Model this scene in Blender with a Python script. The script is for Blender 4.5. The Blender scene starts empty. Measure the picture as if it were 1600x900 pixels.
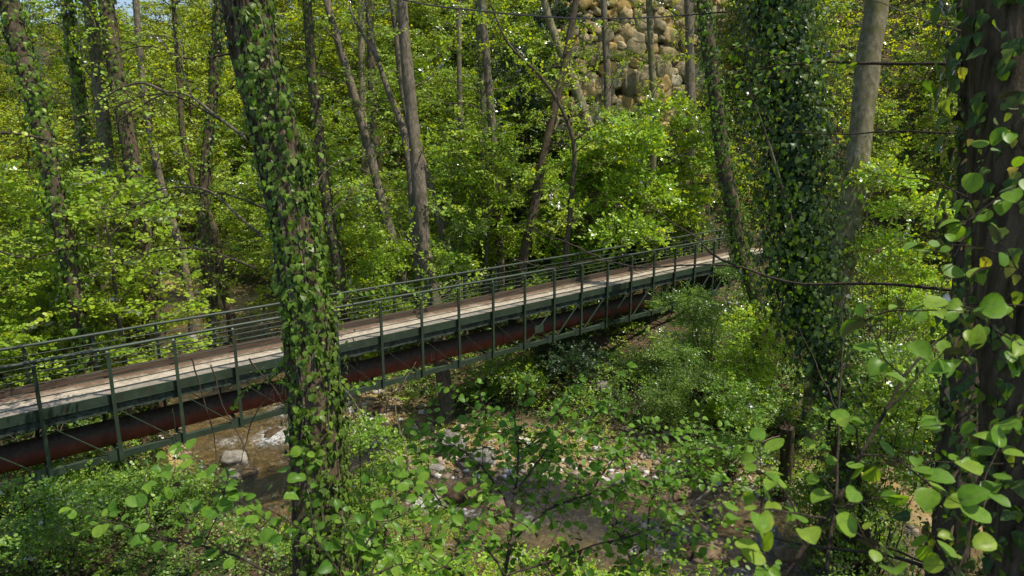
import bpy, math, random
import numpy as np
from mathutils import Vector, noise as mnoise
from math import sin, cos, pi, radians, sqrt, atan2
random.seed(7); R = np.random.RandomState(11)
sc = bpy.context.scene
col = sc.collection

# ------------------------------------------------------------------ camera
F, PITCH, YAW = 1091.5, .2292, .7071
CAM = np.array([-1.41, -17.42, 6.02])
FW = np.array([cos(PITCH)*sin(YAW), cos(PITCH)*cos(YAW), -sin(PITCH)])
RT = np.array([cos(YAW), -sin(YAW), 0.]); UP = np.cross(RT, FW)
cd = bpy.data.cameras.new('camera'); cam = bpy.data.objects.new('camera', cd); col.objects.link(cam)
cam.location = CAM; cam.rotation_euler = (pi/2-PITCH, 0, -YAW)
cd.sensor_width = 36; cd.lens = 36*F/1600; cd.clip_end = 2000; cd.clip_start = .05
cd.dof.use_dof = True; cd.dof.focus_distance = 19; cd.dof.aperture_fstop = 5.0
sc.camera = cam
sc.view_settings.view_transform = 'Standard'; sc.view_settings.look = 'None'; sc.view_settings.exposure = 0; sc.view_settings.gamma = 1.0

def atd(x, y, t):          # world point seen at photo position (1600x900) at range t
    d = FW + RT*(x-800)/F + UP*(450-y)/F
    return CAM + d*t
def topix(p):
    d = np.asarray(p, float)-CAM; D = d@FW
    return 800+F*(d@RT)/D, 450-F*(d@UP)/D, D

# ------------------------------------------------------------------ world / sun
SUN_AZ, SUN_EL = radians(138), radians(65)      # azimuth clockwise from +y
w = bpy.data.worlds.new('World'); sc.world = w; w.use_nodes = True
nt = w.node_tree; nt.nodes.clear()
sky = nt.nodes.new('ShaderNodeTexSky'); sky.sky_type = 'NISHITA'; sky.sun_disc = False
sky.sun_elevation = SUN_EL; sky.sun_rotation = SUN_AZ
bg = nt.nodes.new('ShaderNodeBackground'); bg.inputs[1].default_value = .15
wo = nt.nodes.new('ShaderNodeOutputWorld')
nt.links.new(sky.outputs[0], bg.inputs[0]); nt.links.new(bg.outputs[0], wo.inputs[0])
sl = bpy.data.lights.new('sun', 'SUN'); sl.energy = 5; sl.angle = radians(.5); sl.color = (1, .93, .8)
so = bpy.data.objects.new('sun', sl); col.objects.link(so)
sdir = Vector((sin(SUN_AZ)*cos(SUN_EL), cos(SUN_AZ)*cos(SUN_EL), sin(SUN_EL)))
so.rotation_euler = sdir.to_track_quat('Z', 'Y').to_euler(); so.location = (20, 0, 40)
cy = sc.cycles
cy.max_bounces = 10; cy.diffuse_bounces = 6; cy.glossy_bounces = 2; cy.transmission_bounces = 8; cy.transparent_max_bounces = 6
cy.use_denoising = True; cy.sample_clamp_direct = 7; cy.sample_clamp_indirect = 4; cy.caustics_reflective = False; cy.caustics_refractive = False

# ------------------------------------------------------------------ materials
def newmat(name):
    m = bpy.data.materials.new(name); m.use_nodes = True; t = m.node_tree; t.nodes.clear()
    return m, t, lambda k, **kw: setin(t.nodes.new(k), kw)
def setin(n, kw):
    for k, v in kw.items():
        if k.startswith('i_'):
            n.inputs[k[2:].replace('__', ' ')].default_value = v
        elif k.startswith('n_'): n.inputs[int(k[2:])].default_value = v
        else: setattr(n, k, v)
    return n
def ramp(t, fac, stops):
    r = t.nodes.new('ShaderNodeValToRGB'); e = r.color_ramp.elements
    e[0].position, e[0].color = stops[0][0], (*stops[0][1], 1)
    e[1].position, e[1].color = stops[-1][0], (*stops[-1][1], 1)
    for p, c in stops[1:-1]:
        q = e.new(p); q.color = (*c, 1)
    t.links.new(fac, r.inputs[0]); return r.outputs[0]
def mixc(t, fac, a, b, mode='MIX'):
    m = t.nodes.new('ShaderNodeMix'); m.data_type = 'RGBA'; m.blend_type = mode
    for s, v in ((m.inputs[0], fac), (m.inputs[6], a), (m.inputs[7], b)):
        if hasattr(v, 'is_linked'): t.links.new(v, s)
        else: s.default_value = (*v, 1) if isinstance(v, tuple) else v
    return m.outputs[2]
def noise(t, scale, vec=None, detail=4, rough=.6):
    n = t.nodes.new('ShaderNodeTexNoise'); n.inputs['Scale'].default_value = scale
    n.inputs['Detail'].default_value = detail; n.inputs['Roughness'].default_value = rough
    if vec is not None: t.links.new(vec, n.inputs['Vector'])
    return n.outputs['Fac']
def coords(t, scale=(1, 1, 1), kind='Object'):
    c = t.nodes.new('ShaderNodeTexCoord'); m = t.nodes.new('ShaderNodeMapping'); m.inputs['Scale'].default_value = scale
    t.links.new(c.outputs[kind], m.inputs[0]); return m.outputs[0]
def bump(t, h, strength, dist=.05):
    b = t.nodes.new('ShaderNodeBump'); b.inputs['Strength'].default_value = strength; b.inputs['Distance'].default_value = dist
    t.links.new(h, b.inputs['Height']); return b.outputs[0]
def math_(t, op, a, b=None):
    m = t.nodes.new('ShaderNodeMath'); m.operation = op
    for s, v in ((m.inputs[0], a), (m.inputs[1], b)):
        if v is None: continue
        if hasattr(v, 'is_linked'): t.links.new(v, s)
        else: s.default_value = v
    return m.outputs[0]
def pbr(name, colour, rough=.8, bumpo=None, spec=.3, metallic=0):
    """colour(t) -> socket or tuple; bumpo(t) -> normal socket"""
    m, t, N = newmat(name)
    p = N('ShaderNodeBsdfPrincipled'); o = N('ShaderNodeOutputMaterial')
    c = colour(t) if callable(colour) else colour
    if isinstance(c, tuple): p.inputs['Base Color'].default_value = (*c, 1)
    else: t.links.new(c, p.inputs['Base Color'])
    if callable(rough): t.links.new(rough(t), p.inputs['Roughness'])
    else: p.inputs['Roughness'].default_value = rough
    p.inputs['Specular IOR Level'].default_value = spec; p.inputs['Metallic'].default_value = metallic
    if bumpo: t.links.new(bumpo(t), p.inputs['Normal'])
    t.links.new(p.outputs[0], o.inputs[0]); return m

def leafmat(name, stops, tstops, gloss=.5, rough=.4, tfac=.5, fres=1.45):
    veins = name in ('alder_leaf', 'ivy_leaf', 'shaded_ivy_leaf')
    k = 1.0 if name == 'evergreen_leaf' else 1.15 if name == 'alder_leaf' else 1.8
    stops = [(p, (min(.8, q[0]*k*1.18), min(.8, q[1]*k), q[2]*k*1.8)) for p, q in stops]
    tstops = [(p, (min(.95, q[0]*1.1*(1+.5*(k-1))), min(.97, q[1]*(1+.5*(k-1))), q[2])) for p, q in tstops]
    m, t, N = newmat(name)
    a = N('ShaderNodeAttribute', attribute_name='rnd')
    oi = N('ShaderNodeObjectInfo')
    ns = noise(t, .35, N('ShaderNodeNewGeometry').outputs['Position'], 3)
    f = math_(t, 'ADD', math_(t, 'MULTIPLY', a.outputs['Fac'], .75), math_(t, 'MULTIPLY', math_(t, 'SUBTRACT', ns, .35), .75))
    f = math_(t, 'ADD', f, math_(t, 'MULTIPLY', math_(t, 'SUBTRACT', oi.outputs['Random'], .5), .15))
    c = ramp(t, f, stops); c2 = ramp(t, f, tstops)
    if veins:
        lu = N('ShaderNodeAttribute', attribute_name='leafuv'); sx = N('ShaderNodeSeparateXYZ'); t.links.new(lu.outputs['Vector'], sx.inputs[0])
        ay = math_(t, 'ABSOLUTE', sx.outputs[1]); ph = math_(t, 'SINE', math_(t, 'MULTIPLY', math_(t, 'SUBTRACT', sx.outputs[0], math_(t, 'MULTIPLY', ay, .8)), 46))
        vn = math_(t, 'MAXIMUM', math_(t, 'GREATER_THAN', .03, ay), math_(t, 'MULTIPLY', math_(t, 'GREATER_THAN', ph, .82), .6))
        blot = noise(t, 38, N('ShaderNodeNewGeometry').outputs['Position'], 4, .7)
        c = mixc(t, math_(t, 'MULTIPLY', vn, .45), c, (.3, .42, .12)); c2 = mixc(t, math_(t, 'MULTIPLY', vn, .5), c2, (.08, .2, .01))
        bl = ramp(t, blot, [(.3, (.7, .72, .7)), (.6, (1.05, 1.05, 1.05))]); c = mixc(t, 1.0, c, bl, 'MULTIPLY'); c2 = mixc(t, 1.0, c2, bl, 'MULTIPLY')
    d = N('ShaderNodeBsdfDiffuse'); tr = N('ShaderNodeBsdfTranslucent'); g = N('ShaderNodeBsdfGlossy', i_Roughness=rough)
    g.inputs[0].default_value = (gloss, gloss, gloss, 1)
    t.links.new(c, d.inputs[0]); t.links.new(c2, tr.inputs[0])
    mx = N('ShaderNodeMixShader'); mx.inputs[0].default_value = tfac
    t.links.new(d.outputs[0], mx.inputs[1]); t.links.new(tr.outputs[0], mx.inputs[2])
    fr = N('ShaderNodeFresnel', i_IOR=fres); m2 = N('ShaderNodeMixShader'); o = N('ShaderNodeOutputMaterial')
    t.links.new(fr.outputs[0], m2.inputs[0]); t.links.new(mx.outputs[0], m2.inputs[1]); t.links.new(g.outputs[0], m2.inputs[2])
    t.links.new(m2.outputs[0], o.inputs[0]); return m
L = {}
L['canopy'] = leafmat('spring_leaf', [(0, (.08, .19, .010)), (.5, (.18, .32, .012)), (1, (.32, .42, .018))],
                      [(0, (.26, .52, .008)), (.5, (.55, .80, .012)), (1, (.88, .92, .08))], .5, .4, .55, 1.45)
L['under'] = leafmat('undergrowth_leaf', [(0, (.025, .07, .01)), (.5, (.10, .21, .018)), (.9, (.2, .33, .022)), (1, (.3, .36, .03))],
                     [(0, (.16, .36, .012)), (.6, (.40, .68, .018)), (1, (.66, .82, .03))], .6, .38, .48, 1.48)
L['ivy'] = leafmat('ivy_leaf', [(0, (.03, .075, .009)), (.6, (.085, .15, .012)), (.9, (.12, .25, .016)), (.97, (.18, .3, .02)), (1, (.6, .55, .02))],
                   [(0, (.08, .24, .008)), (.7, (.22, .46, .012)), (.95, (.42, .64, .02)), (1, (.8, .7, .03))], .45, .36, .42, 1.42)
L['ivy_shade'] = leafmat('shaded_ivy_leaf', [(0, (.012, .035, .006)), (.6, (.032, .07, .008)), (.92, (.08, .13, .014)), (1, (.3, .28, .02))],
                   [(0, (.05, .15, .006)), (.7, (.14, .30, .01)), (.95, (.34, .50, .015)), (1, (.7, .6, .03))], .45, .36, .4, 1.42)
L['alder'] = leafmat('alder_leaf', [(0, (.06, .19, .012)), (.6, (.15, .34, .016)), (1, (.28, .46, .03))],
                     [(0, (.26, .55, .015)), (.6, (.40, .72, .02)), (1, (.6, .84, .03))], .35, .38, .5)
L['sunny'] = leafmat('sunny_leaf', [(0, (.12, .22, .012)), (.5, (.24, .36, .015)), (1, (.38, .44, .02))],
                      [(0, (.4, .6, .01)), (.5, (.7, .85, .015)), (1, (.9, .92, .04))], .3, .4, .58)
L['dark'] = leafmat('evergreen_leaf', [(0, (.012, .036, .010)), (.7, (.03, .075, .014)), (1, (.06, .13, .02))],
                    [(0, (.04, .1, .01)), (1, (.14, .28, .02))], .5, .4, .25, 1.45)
L['bright'] = leafmat('bright_leaf', [(0, (.12, .27, .015)), (.5, (.2, .40, .018)), (1, (.32, .5, .03))],
                      [(0, (.38, .68, .015)), (.5, (.6, .84, .02)), (1, (.86, .93, .1))], .5, .4, .52)

def barkmat(name, dark, light, moss=.25, sc_=14, stretch=.16, mosscol=(.06, .085, .02), bs=.9):
    def colr(t):
        v = coords(t, (1, 1, stretch)); n = noise(t, sc_, v, 6, .7)
        c = ramp(t, n, [(.32, dark), (.5, tuple((a+b)/2 for a, b in zip(dark, light))), (.68, light)])
        n2 = noise(t, 1.6, coords(t), 4)
        f = ramp(t, n2, [(.5, (0, 0, 0)), (.68, (moss,)*3)])
        return mixc(t, f, c, mosscol)
    def b(t):
        v = coords(t, (1, 1, stretch)); n = noise(t, sc_*1.3, v, 6, .75); return bump(t, n, bs, .06)
    return pbr(name, colr, .9, b, .15)
B = dict(furrow=barkmat('furrowed_bark', (.035, .023, .014), (.26, .19, .12), .2, 16),
         grey=barkmat('grey_bark', (.075, .06, .042), (.3, .25, .18), .5, 11, .3),
         pale=barkmat('pale_bark', (.1, .085, .05), (.34, .3, .18), .9, 7, .5, (.13, .13, .04), .4),
         dark=barkmat('dark_bark', (.04, .03, .02), (.2, .15, .1), .3, 14),
         rot=barkmat('dead_wood', (.03, .024, .016), (.14, .105, .065), .9, 12, .12),
         twig=barkmat('twig_bark', (.05, .035, .025), (.15, .12, .085), .1, 30, .3),
         dry=barkmat('dry_twig', (.14, .11, .075), (.36, .3, .22), 0, 30, .3))

def ground_col(t):
    g = t.nodes.new('ShaderNodeNewGeometry'); P = g.outputs['Position']
    n = noise(t, 1.3, P, 6, .7); n3 = noise(t, 14, P, 5, .75); n2 = noise(t, .5, P, 4)
    soil = ramp(t, n3, [(.3, (.025, .016, .01)), (.5, (.10, .065, .038)), (.6, (.22, .15, .09)), (.7, (.42, .31, .2))])
    moss = ramp(t, n3, [(.3, (.01, .025, .005)), (.7, (.05, .10, .015))])
    land = mixc(t, ramp(t, n, [(.42, (0, 0, 0)), (.56, (1, 1, 1))]), soil, moss)
    v = t.nodes.new('ShaderNodeTexVoronoi'); v.inputs['Scale'].default_value = 5.5; t.links.new(P, v.inputs['Vector'])
    bedn = noise(t, .8, P, 5)
    bed = ramp(t, bedn, [(.3, (.18, .12, .04)), (.5, (.46, .33, .12)), (.7, (.72, .56, .28))])
    stn = t.nodes.new('ShaderNodeSeparateColor'); t.links.new(v.outputs['Color'], stn.inputs[0])
    peb = ramp(t, stn.outputs[0], [(0, (.08, .06, .035)), (.5, (.34, .24, .11)), (1, (.55, .46, .32))])
    bed = mixc(t, ramp(t, n2, [(.4, (.15, .15, .15)), (.6, (.75, .75, .75))]), bed, peb)
    s = t.nodes.new('ShaderNodeSeparateXYZ'); t.links.new(P, s.inputs[0])
    zz = math_(t, 'ADD', s.outputs[2], math_(t, 'MULTIPLY', math_(t, 'SUBTRACT', n3, .5), .25))
    mk = t.nodes.new('ShaderNodeMapRange'); t.links.new(zz, mk.inputs[0])
    mk.inputs[1].default_value = -4.35; mk.inputs[2].default_value = -4.05; mk.inputs[3].default_value = 0; mk.inputs[4].default_value = 1
    return mixc(t, mk.outputs[0], bed, land)
def ground_b(t):
    P = t.nodes.new('ShaderNodeNewGeometry').outputs['Position']
    v = t.nodes.new('ShaderNodeTexVoronoi'); v.inputs['Scale'].default_value = 5.5; t.links.new(P, v.inputs['Vector'])
    h = math_(t, 'SUBTRACT', noise(t, 12, P, 6, .8), math_(t, 'MULTIPLY', v.outputs['Distance'], .6))
    return bump(t, h, .8, .12)
M = {}
M['ground'] = pbr('forest_floor', ground_col, .9, ground_b, .2)
def rockmat(name, a, b, c, moss=0, s=3):
    def colr(t):
        v = coords(t); n = noise(t, s, v, 8, .7)
        base = ramp(t, n, [(.36, a), (.5, b), (.64, c)])
        sp = noise(t, s*14, v, 3, .7)
        base = mixc(t, ramp(t, sp, [(.45, (0, 0, 0)), (.7, (.5, .5, .5))]), base, tuple(x*.45 for x in a))
        if moss:
            base = mixc(t, ramp(t, noise(t, 1.1, v, 5), [(.48, (0, 0, 0)), (.6, (moss,)*3)]), base, (.05, .08, .015))
        return base
    return pbr(name, colr, .8, lambda t: bump(t, noise(t, s*3, coords(t), 10, .8), .9, .12), .25)
M['granite'] = rockmat('pale_granite', (.2, .18, .15), (.38, .35, .3), (.55, .52, .47))
M['tan_rock'] = rockmat('tan_rock', (.17, .11, .06), (.34, .24, .14), (.5, .4, .28))
M['wet_rock'] = rockmat('wet_brown_rock', (.05, .035, .022), (.12, .08, .045), (.2, .14, .08))
M['mossy'] = rockmat('mossy_rock', (.1, .09, .07), (.22, .19, .14), (.34, .3, .23), .8)
def wallcol(t):
    a = t.nodes.new('ShaderNodeAttribute'); a.attribute_name = 'rnd'
    base = ramp(t, a.outputs['Fac'], [(0, (.22, .19, .13)), (.4, (.42, .36, .24)), (.7, (.58, .44, .24)), (.88, (.7, .48, .18)), (1, (.6, .55, .45))])
    n = noise(t, 5, coords(t), 7, .7)
    c = mixc(t, 1.0, base, ramp(t, n, [(.3, (.45, .45, .42)), (.6, (1.1, 1.05, .95))]), 'MULTIPLY')
    return mixc(t, ramp(t, noise(t, .7, coords(t), 5), [(.5, (0, 0, 0)), (.66, (.65,)*3)]), c, (.05, .075, .018))
M['wall'] = pbr('wall_stone', wallcol, .9, lambda t: bump(t, noise(t, 12, coords(t), 7, .75), .6, .05), .15)
M['wallback'] = pbr('wall_joint_soil', lambda t: ramp(t, noise(t, 6, coords(t), 6), [(.3, (.015, .012, .008)), (.7, (.06, .045, .028))]), .95)
def steelcol(t):
    v = coords(t, kind='Generated') if False else t.nodes.new('ShaderNodeNewGeometry').outputs['Position']
    n = noise(t, 3, v, 7, .7); n2 = noise(t, 22, v, 5, .7)
    c = ramp(t, n, [(.3, (.024, .04, .026)), (.55, (.04, .066, .043)), (.75, (.07, .10, .066))])
    c = mixc(t, ramp(t, n2, [(.6, (0, 0, 0)), (.72, (.55,)*3)]), c, (.10, .11, .085))
    mp = t.nodes.new('ShaderNodeMapping'); mp.inputs['Scale'].default_value = (9, 9, 1.2); t.links.new(v, mp.inputs[0])
    c = mixc(t, ramp(t, noise(t, 1.6, mp.outputs[0], 6, .75), [(.54, (0, 0, 0)), (.68, (.75,)*3)]), c, (.075, .045, .025))
    return mixc(t, ramp(t, noise(t, .9, v, 5), [(.5, (0, 0, 0)), (.66, (.5,)*3)]), c, (.03, .045, .02))
M['steel'] = pbr('green_painted_steel', steelcol, .5, lambda t: bump(t, noise(t, 30, coords(t), 5), .15, .01), .45)
def rustcol(t):
    P = t.nodes.new('ShaderNodeNewGeometry').outputs['Position']
    n = noise(t, 5, P, 8, .8)
    return ramp(t, n, [(.38, (.012, .013, .01)), (.47, (.045, .06, .045)), (.6, (.10, .125, .095)), (.68, (.03, .028, .02))])
M['peel'] = pbr('peeling_painted_steel', rustcol, .8, lambda t: bump(t, noise(t, 12, coords(t), 8, .8), .7, .02), .3)
def pipecol(t):
    g = t.nodes.new('ShaderNodeNewGeometry'); s = t.nodes.new('ShaderNodeSeparateXYZ'); t.links.new(g.outputs['Normal'], s.inputs[0])
    P = g.outputs['Position']
    n = noise(t, 2.2, P, 7, .75)
    red = ramp(t, n, [(.3, (.09, .03, .02)), (.55, (.20, .05, .03)), (.75, (.26, .10, .055))])
    drt = ramp(t, noise(t, 9, P, 6, .7), [(.3, (.04, .034, .024)), (.7, (.13, .09, .06))])
    f = math_(t, 'ADD', s.outputs[2], math_(t, 'MULTIPLY', math_(t, 'SUBTRACT', n, .5), 1.3))
    mr = t.nodes.new('ShaderNodeMapRange'); t.links.new(f, mr.inputs[0]); mr.inputs[1].default_value = .1; mr.inputs[2].default_value = .55
    return mixc(t, mr.outputs[0], red, drt)
M['pipe'] = pbr('red_oxide_pipe', pipecol, .7, lambda t: bump(t, noise(t, 18, coords(t), 6), .25, .02), .3)
M['chalk'] = pbr('chalk_mark', lambda t: ramp(t, noise(t, 60, coords(t), 3), [(.4, (.2, .09, .07)), (.6, (.5, .42, .4))]), .9)
def deckcol(t):
    P = t.nodes.new('ShaderNodeNewGeometry').outputs['Position']; s = t.nodes.new('ShaderNodeSeparateXYZ'); t.links.new(P, s.inputs[0])
    c = ramp(t, noise(t, 7, P, 7, .7), [(.3, (.28, .23, .17)), (.55, (.48, .42, .33)), (.75, (.68, .6, .5))])
    lit = ramp(t, noise(t, 40, P, 4, .8), [(.3, (.06, .04, .025)), (.6, (.2, .135, .09)), (.75, (.4, .29, .21))])
    f = math_(t, 'ADD', math_(t, 'MULTIPLY', s.outputs[1], .55), noise(t, 1.7, P, 6, .75))
    mr = t.nodes.new('ShaderNodeMapRange'); t.links.new(f, mr.inputs[0]); mr.inputs[1].default_value = .84; mr.inputs[2].default_value = 1.12
    return mixc(t, mr.outputs[0], c, lit)
M['deck'] = pbr('weathered_deck', deckcol, .9, lambda t: bump(t, noise(t, 30, coords(t), 6), .5, .02), .15)
M['plank'] = pbr('brown_kick_board', lambda t: ramp(t, noise(t, 6, coords(t, (.2, 1, 3)), 6), [(.3, (.05, .032, .02)), (.7, (.17, .12, .085))]), .85)
M['concrete'] = pbr('old_concrete', lambda t: ramp(t, noise(t, 3, coords(t), 8, .7), [(.3, (.1, .095, .08)), (.7, (.3, .29, .25))]), .9,
                    lambda t: bump(t, noise(t, 20, coords(t), 6), .4, .03))
M['cable'] = pbr('black_cable_sheath', (.03, .03, .032), .5)

def watermat():
    m, t, N = newmat('stream_water')
    P = N('ShaderNodeNewGeometry').outputs['Position']
    n1 = noise(t, 3.2, P, 5, .6); n2 = noise(t, 11, P, 3, .6)
    at = N('ShaderNodeAttribute', attribute_name='foam')
    h = math_(t, 'ADD', n1, math_(t, 'MULTIPLY', n2, .35))
    nb = bump(t, h, .9, .3)
    gl = N('ShaderNodeBsdfGlossy', i_Roughness=.1); gl.inputs[0].default_value = (1, 1, 1, 1); t.links.new(nb, gl.inputs['Normal'])
    tr = N('ShaderNodeBsdfTransparent'); tr.inputs[0].default_value = (.86, .76, .5, 1)
    df = N('ShaderNodeBsdfDiffuse'); df.inputs[0].default_value = (.24, .19, .08, 1)
    body = N('ShaderNodeMixShader'); body.inputs[0].default_value = .14
    t.links.new(tr.outputs[0], body.inputs[1]); t.links.new(df.outputs[0], body.inputs[2])
    fr = N('ShaderNodeFresnel', i_IOR=1.45); t.links.new(nb, fr.inputs['Normal'])
    m1 = N('ShaderNodeMixShader'); t.links.new(math_(t, 'ADD', fr.outputs[0], .09), m1.inputs[0]); t.links.new(body.outputs[0], m1.inputs[1]); t.links.new(gl.outputs[0], m1.inputs[2])
    fo = N('ShaderNodeBsdfDiffuse'); fo.inputs[0].default_value = (.82, .84, .86, 1)
    v2 = coords(t, (1.0, .45, 1))
    fn = noise(t, 9, P, 8, .85)
    ff = math_(t, 'ADD', fn, math_(t, 'MULTIPLY', math_(t, 'SUBTRACT', at.outputs['Fac'], 1.0), .45))
    mr = N('ShaderNodeMapRange'); t.links.new(ff, mr.inputs[0]); mr.inputs[1].default_value = .40; mr.inputs[2].default_value = .6; mr.inputs[4].default_value = .85
    m2 = N('ShaderNodeMixShader'); t.links.new(mr.outputs[0], m2.inputs[0]); t.links.new(m1.outputs[0], m2.inputs[1]); t.links.new(fo.outputs[0], m2.inputs[2])
    o = N('ShaderNodeOutputMaterial'); t.links.new(m2.outputs[0], o.inputs[0]); return m
M['water'] = watermat()
def littermat():
    def c(t):
        a = t.nodes.new('ShaderNodeAttribute'); a.attribute_name = 'rnd'
        return ramp(t, a.outputs['Fac'], [(0, (.07, .035, .018)), (.4, (.2, .11, .055)), (.75, (.38, .25, .15)), (1, (.55, .42, .3))])
    return pbr('dead_leaf', c, .7)
M['litter'] = littermat()
def pebcol(t):
    a = t.nodes.new('ShaderNodeAttribute'); a.attribute_name = 'rnd'
    c = ramp(t, a.outputs['Fac'], [(0, (.09, .075, .055)), (.3, (.28, .22, .15)), (.55, (.45, .33, .2)), (.75, (.52, .47, .4)), (1, (.75, .72, .66))])
    return mixc(t, .5, c, mixc(t, 1.0, c, ramp(t, noise(t, 25, coords(t), 5), [(.3, (.4,)*3), (.7, (1.2,)*3)]), 'MULTIPLY'))
M['pebble'] = pbr('river_pebble', pebcol, .65, None, .35)

# ------------------------------------------------------------------ mesh helpers
class MB:
    def __init__(s): s.V = []; s.Q = []; s.T = []; s.n = 0; s.rq = []; s.rt = []; s.U = []; s.hasu = False
    def add(s, V, F, rnd=None, uv=None):
        V = np.asarray(V, float).reshape(-1, 3); F = np.asarray(F, int)
        k = F.shape[1]; r = np.zeros(len(F)) if rnd is None else np.broadcast_to(rnd, (len(F),))
        (s.Q if k == 4 else s.T).append(F+s.n); (s.rq if k == 4 else s.rt).append(r)
        s.V.append(V); s.n += len(V); s.U.append(uv if uv is not None else len(V)); s.hasu |= uv is not None; return s
    def box(s, c, size, rot=None):
        x, y, z = np.array(size)/2
        V = np.array([[i*x, j*y, k*z] for i in (-1, 1) for j in (-1, 1) for k in (-1, 1)], float)
        if rot is not None: V = V@np.array(rot).T
        return s.add(V+np.array(c), [[0, 1, 3, 2], [4, 6, 7, 5], [0, 4, 5, 1], [2, 3, 7, 6], [0, 2, 6, 4], [1, 5, 7, 3]])
    def bar(s, a, b, wid, thick, up=(0, 0, 1)):
        a = np.array(a, float); b = np.array(b, float); d = b-a; ln = np.linalg.norm(d); d /= ln
        u = np.cross(up, d); u /= np.linalg.norm(u); v = np.cross(d, u)
        return s.box((a+b)/2, (ln, thick, wid), np.array([d, u, v]).T)
    def tube(s, P, rad, n=8, cap=True, disp=None):
        P = np.asarray(P, float); m = len(P); rad = np.broadcast_to(rad, (m,)) if np.ndim(rad) < 2 else rad
        T = np.gradient(P, axis=0); T /= np.linalg.norm(T, axis=1)[:, None]+1e-9
        ref = np.array([0, 1, .01]) if abs(T[0] @ np.array([0, 1, 0])) < .8 else np.array([1, 0, 0.])
        U = np.zeros_like(P); Wv = np.zeros_like(P); u = np.cross(T[0], ref)
        for i in range(m):
            u = u-T[i]*(u@T[i]); u /= np.linalg.norm(u)+1e-9; U[i] = u; Wv[i] = np.cross(T[i], u)
        a = np.arange(n)*2*pi/n
        rr = rad[:, None]*np.ones((1, n)) if rad.ndim == 1 else rad
        if disp is not None: rr = rr+disp
        V = P[:, None]+(U[:, None]*np.cos(a)[None, :, None]+Wv[:, None]*np.sin(a)[None, :, None])*rr[..., None]
        i = np.arange(m-1)[:, None]*n; j = np.arange(n)[None]; k = (j+1) % n
        Fq = np.stack([i+j, i+k, i+n+k, i+n+j], -1).reshape(-1, 4)
        s.add(V.reshape(-1, 3), Fq)
        if cap:
            for e, rv in ((0, 1), (m-1, 0)):
                c = np.vstack([V[e], P[e][None]]); ft = [[n, (q+1) % n, q] if rv else [n, q, (q+1) % n] for q in range(n)]
                s.add(c, ft)
        return s
    def mesh(s, name, mat, smooth=True):
        me = bpy.data.meshes.new(name); V = np.concatenate(s.V)
        qs = np.concatenate(s.Q) if s.Q else np.zeros((0, 4), int); ts = np.concatenate(s.T) if s.T else np.zeros((0, 3), int)
        loops = np.concatenate([qs.ravel(), ts.ravel()]); nf = len(qs)+len(ts)
        tot = np.concatenate([np.full(len(qs), 4), np.full(len(ts), 3)]); st = np.concatenate([[0], np.cumsum(tot)[:-1]])
        me.vertices.add(len(V)); me.vertices.foreach_set('co', V.astype(np.float32).ravel())
        me.loops.add(len(loops)); me.loops.foreach_set('vertex_index', loops.astype(np.int32))
        me.polygons.add(nf); me.polygons.foreach_set('loop_start', st.astype(np.int32))
        me.polygons.foreach_set('use_smooth', np.full(nf, smooth))
        rn = np.concatenate((s.rq or [np.zeros(0)])+(s.rt or [np.zeros(0)]))
        if rn.any():
            at = me.attributes.new('rnd', 'FLOAT', 'FACE'); at.data.foreach_set('value', rn.astype(np.float32))
        if s.hasu:
            at = me.attributes.new('leafuv', 'FLOAT_VECTOR', 'POINT'); at.data.foreach_set('vector', np.concatenate([np.zeros((u, 3)) if isinstance(u, int) else u for u in s.U]).astype(np.float32).ravel())
        me.update(calc_edges=True); me.validate(); me.materials.append(mat); return me
    def obj(s, name, mat, parent=None, smooth=True, loc=None):
        o = bpy.data.objects.new(name, s.mesh(name, mat, smooth)); col.objects.link(o)
        if loc is not None: o.location = loc
        if parent: o.parent = parent
        return o
def tag(o, label=None, cat=None, group=None, kind=None):
    if label: o['label'] = label
    if cat: o['category'] = cat
    if group: o['group'] = group
    if kind: o['kind'] = kind
    return o
def empty(name, loc=(0, 0, 0), rz=0):
    o = bpy.data.objects.new(name, None); col.objects.link(o); o.location = loc; o.rotation_euler = (0, 0, rz); o.empty_display_size = .3; return o
def norm(a): return a/(np.linalg.norm(a, axis=-1, keepdims=True)+1e-9)

LEAF = {  # outline: (along, across, lift) with faces
 'hex': (np.array([[0, 0, 0], [.3, .42, .07], [.75, .36, .05], [1, 0, -.05], [.75, -.36, .05], [.3, -.42, .07]]), [[0, 3, 2, 1], [0, 5, 4, 3]]),
 'lance': (np.array([[0, 0, 0], [.35, .17, .05], [.75, .13, .02], [1, 0, -.1], [.75, -.13, .02], [.35, -.17, .05]]), [[0, 3, 2, 1], [0, 5, 4, 3]]),
}
def outline(half, droop=.12, cup=.1):
    mids = np.array([[x, 0, -droop*x*x] for x, _ in half]); V = []; Fc = []
    n = len(half)
    V = [list(mids[i]) for i in range(n)]+[[half[i][0], half[i][1], mids[i][2]+cup*abs(half[i][1])] for i in range(n)]+[[half[i][0], -half[i][1], mids[i][2]+cup*abs(half[i][1])] for i in range(n)]
    for i in range(n-1):
        Fc.append([i, i+1, n+i+1, n+i]); Fc.append([i, 2*n+i, 2*n+i+1, i+1])
    return np.array(V), Fc
LEAF['round'] = outline([(0, .02), (.08, .2), (.25, .36), (.5, .43), (.75, .37), (.92, .2), (1, .03)], .15, .25)
LEAF['ivy'] = outline([(-.12, .22), (0, .42), (.22, .5), (.42, .34), (.62, .3), (.85, .14), (1.02, .02)], .2, .15)
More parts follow.
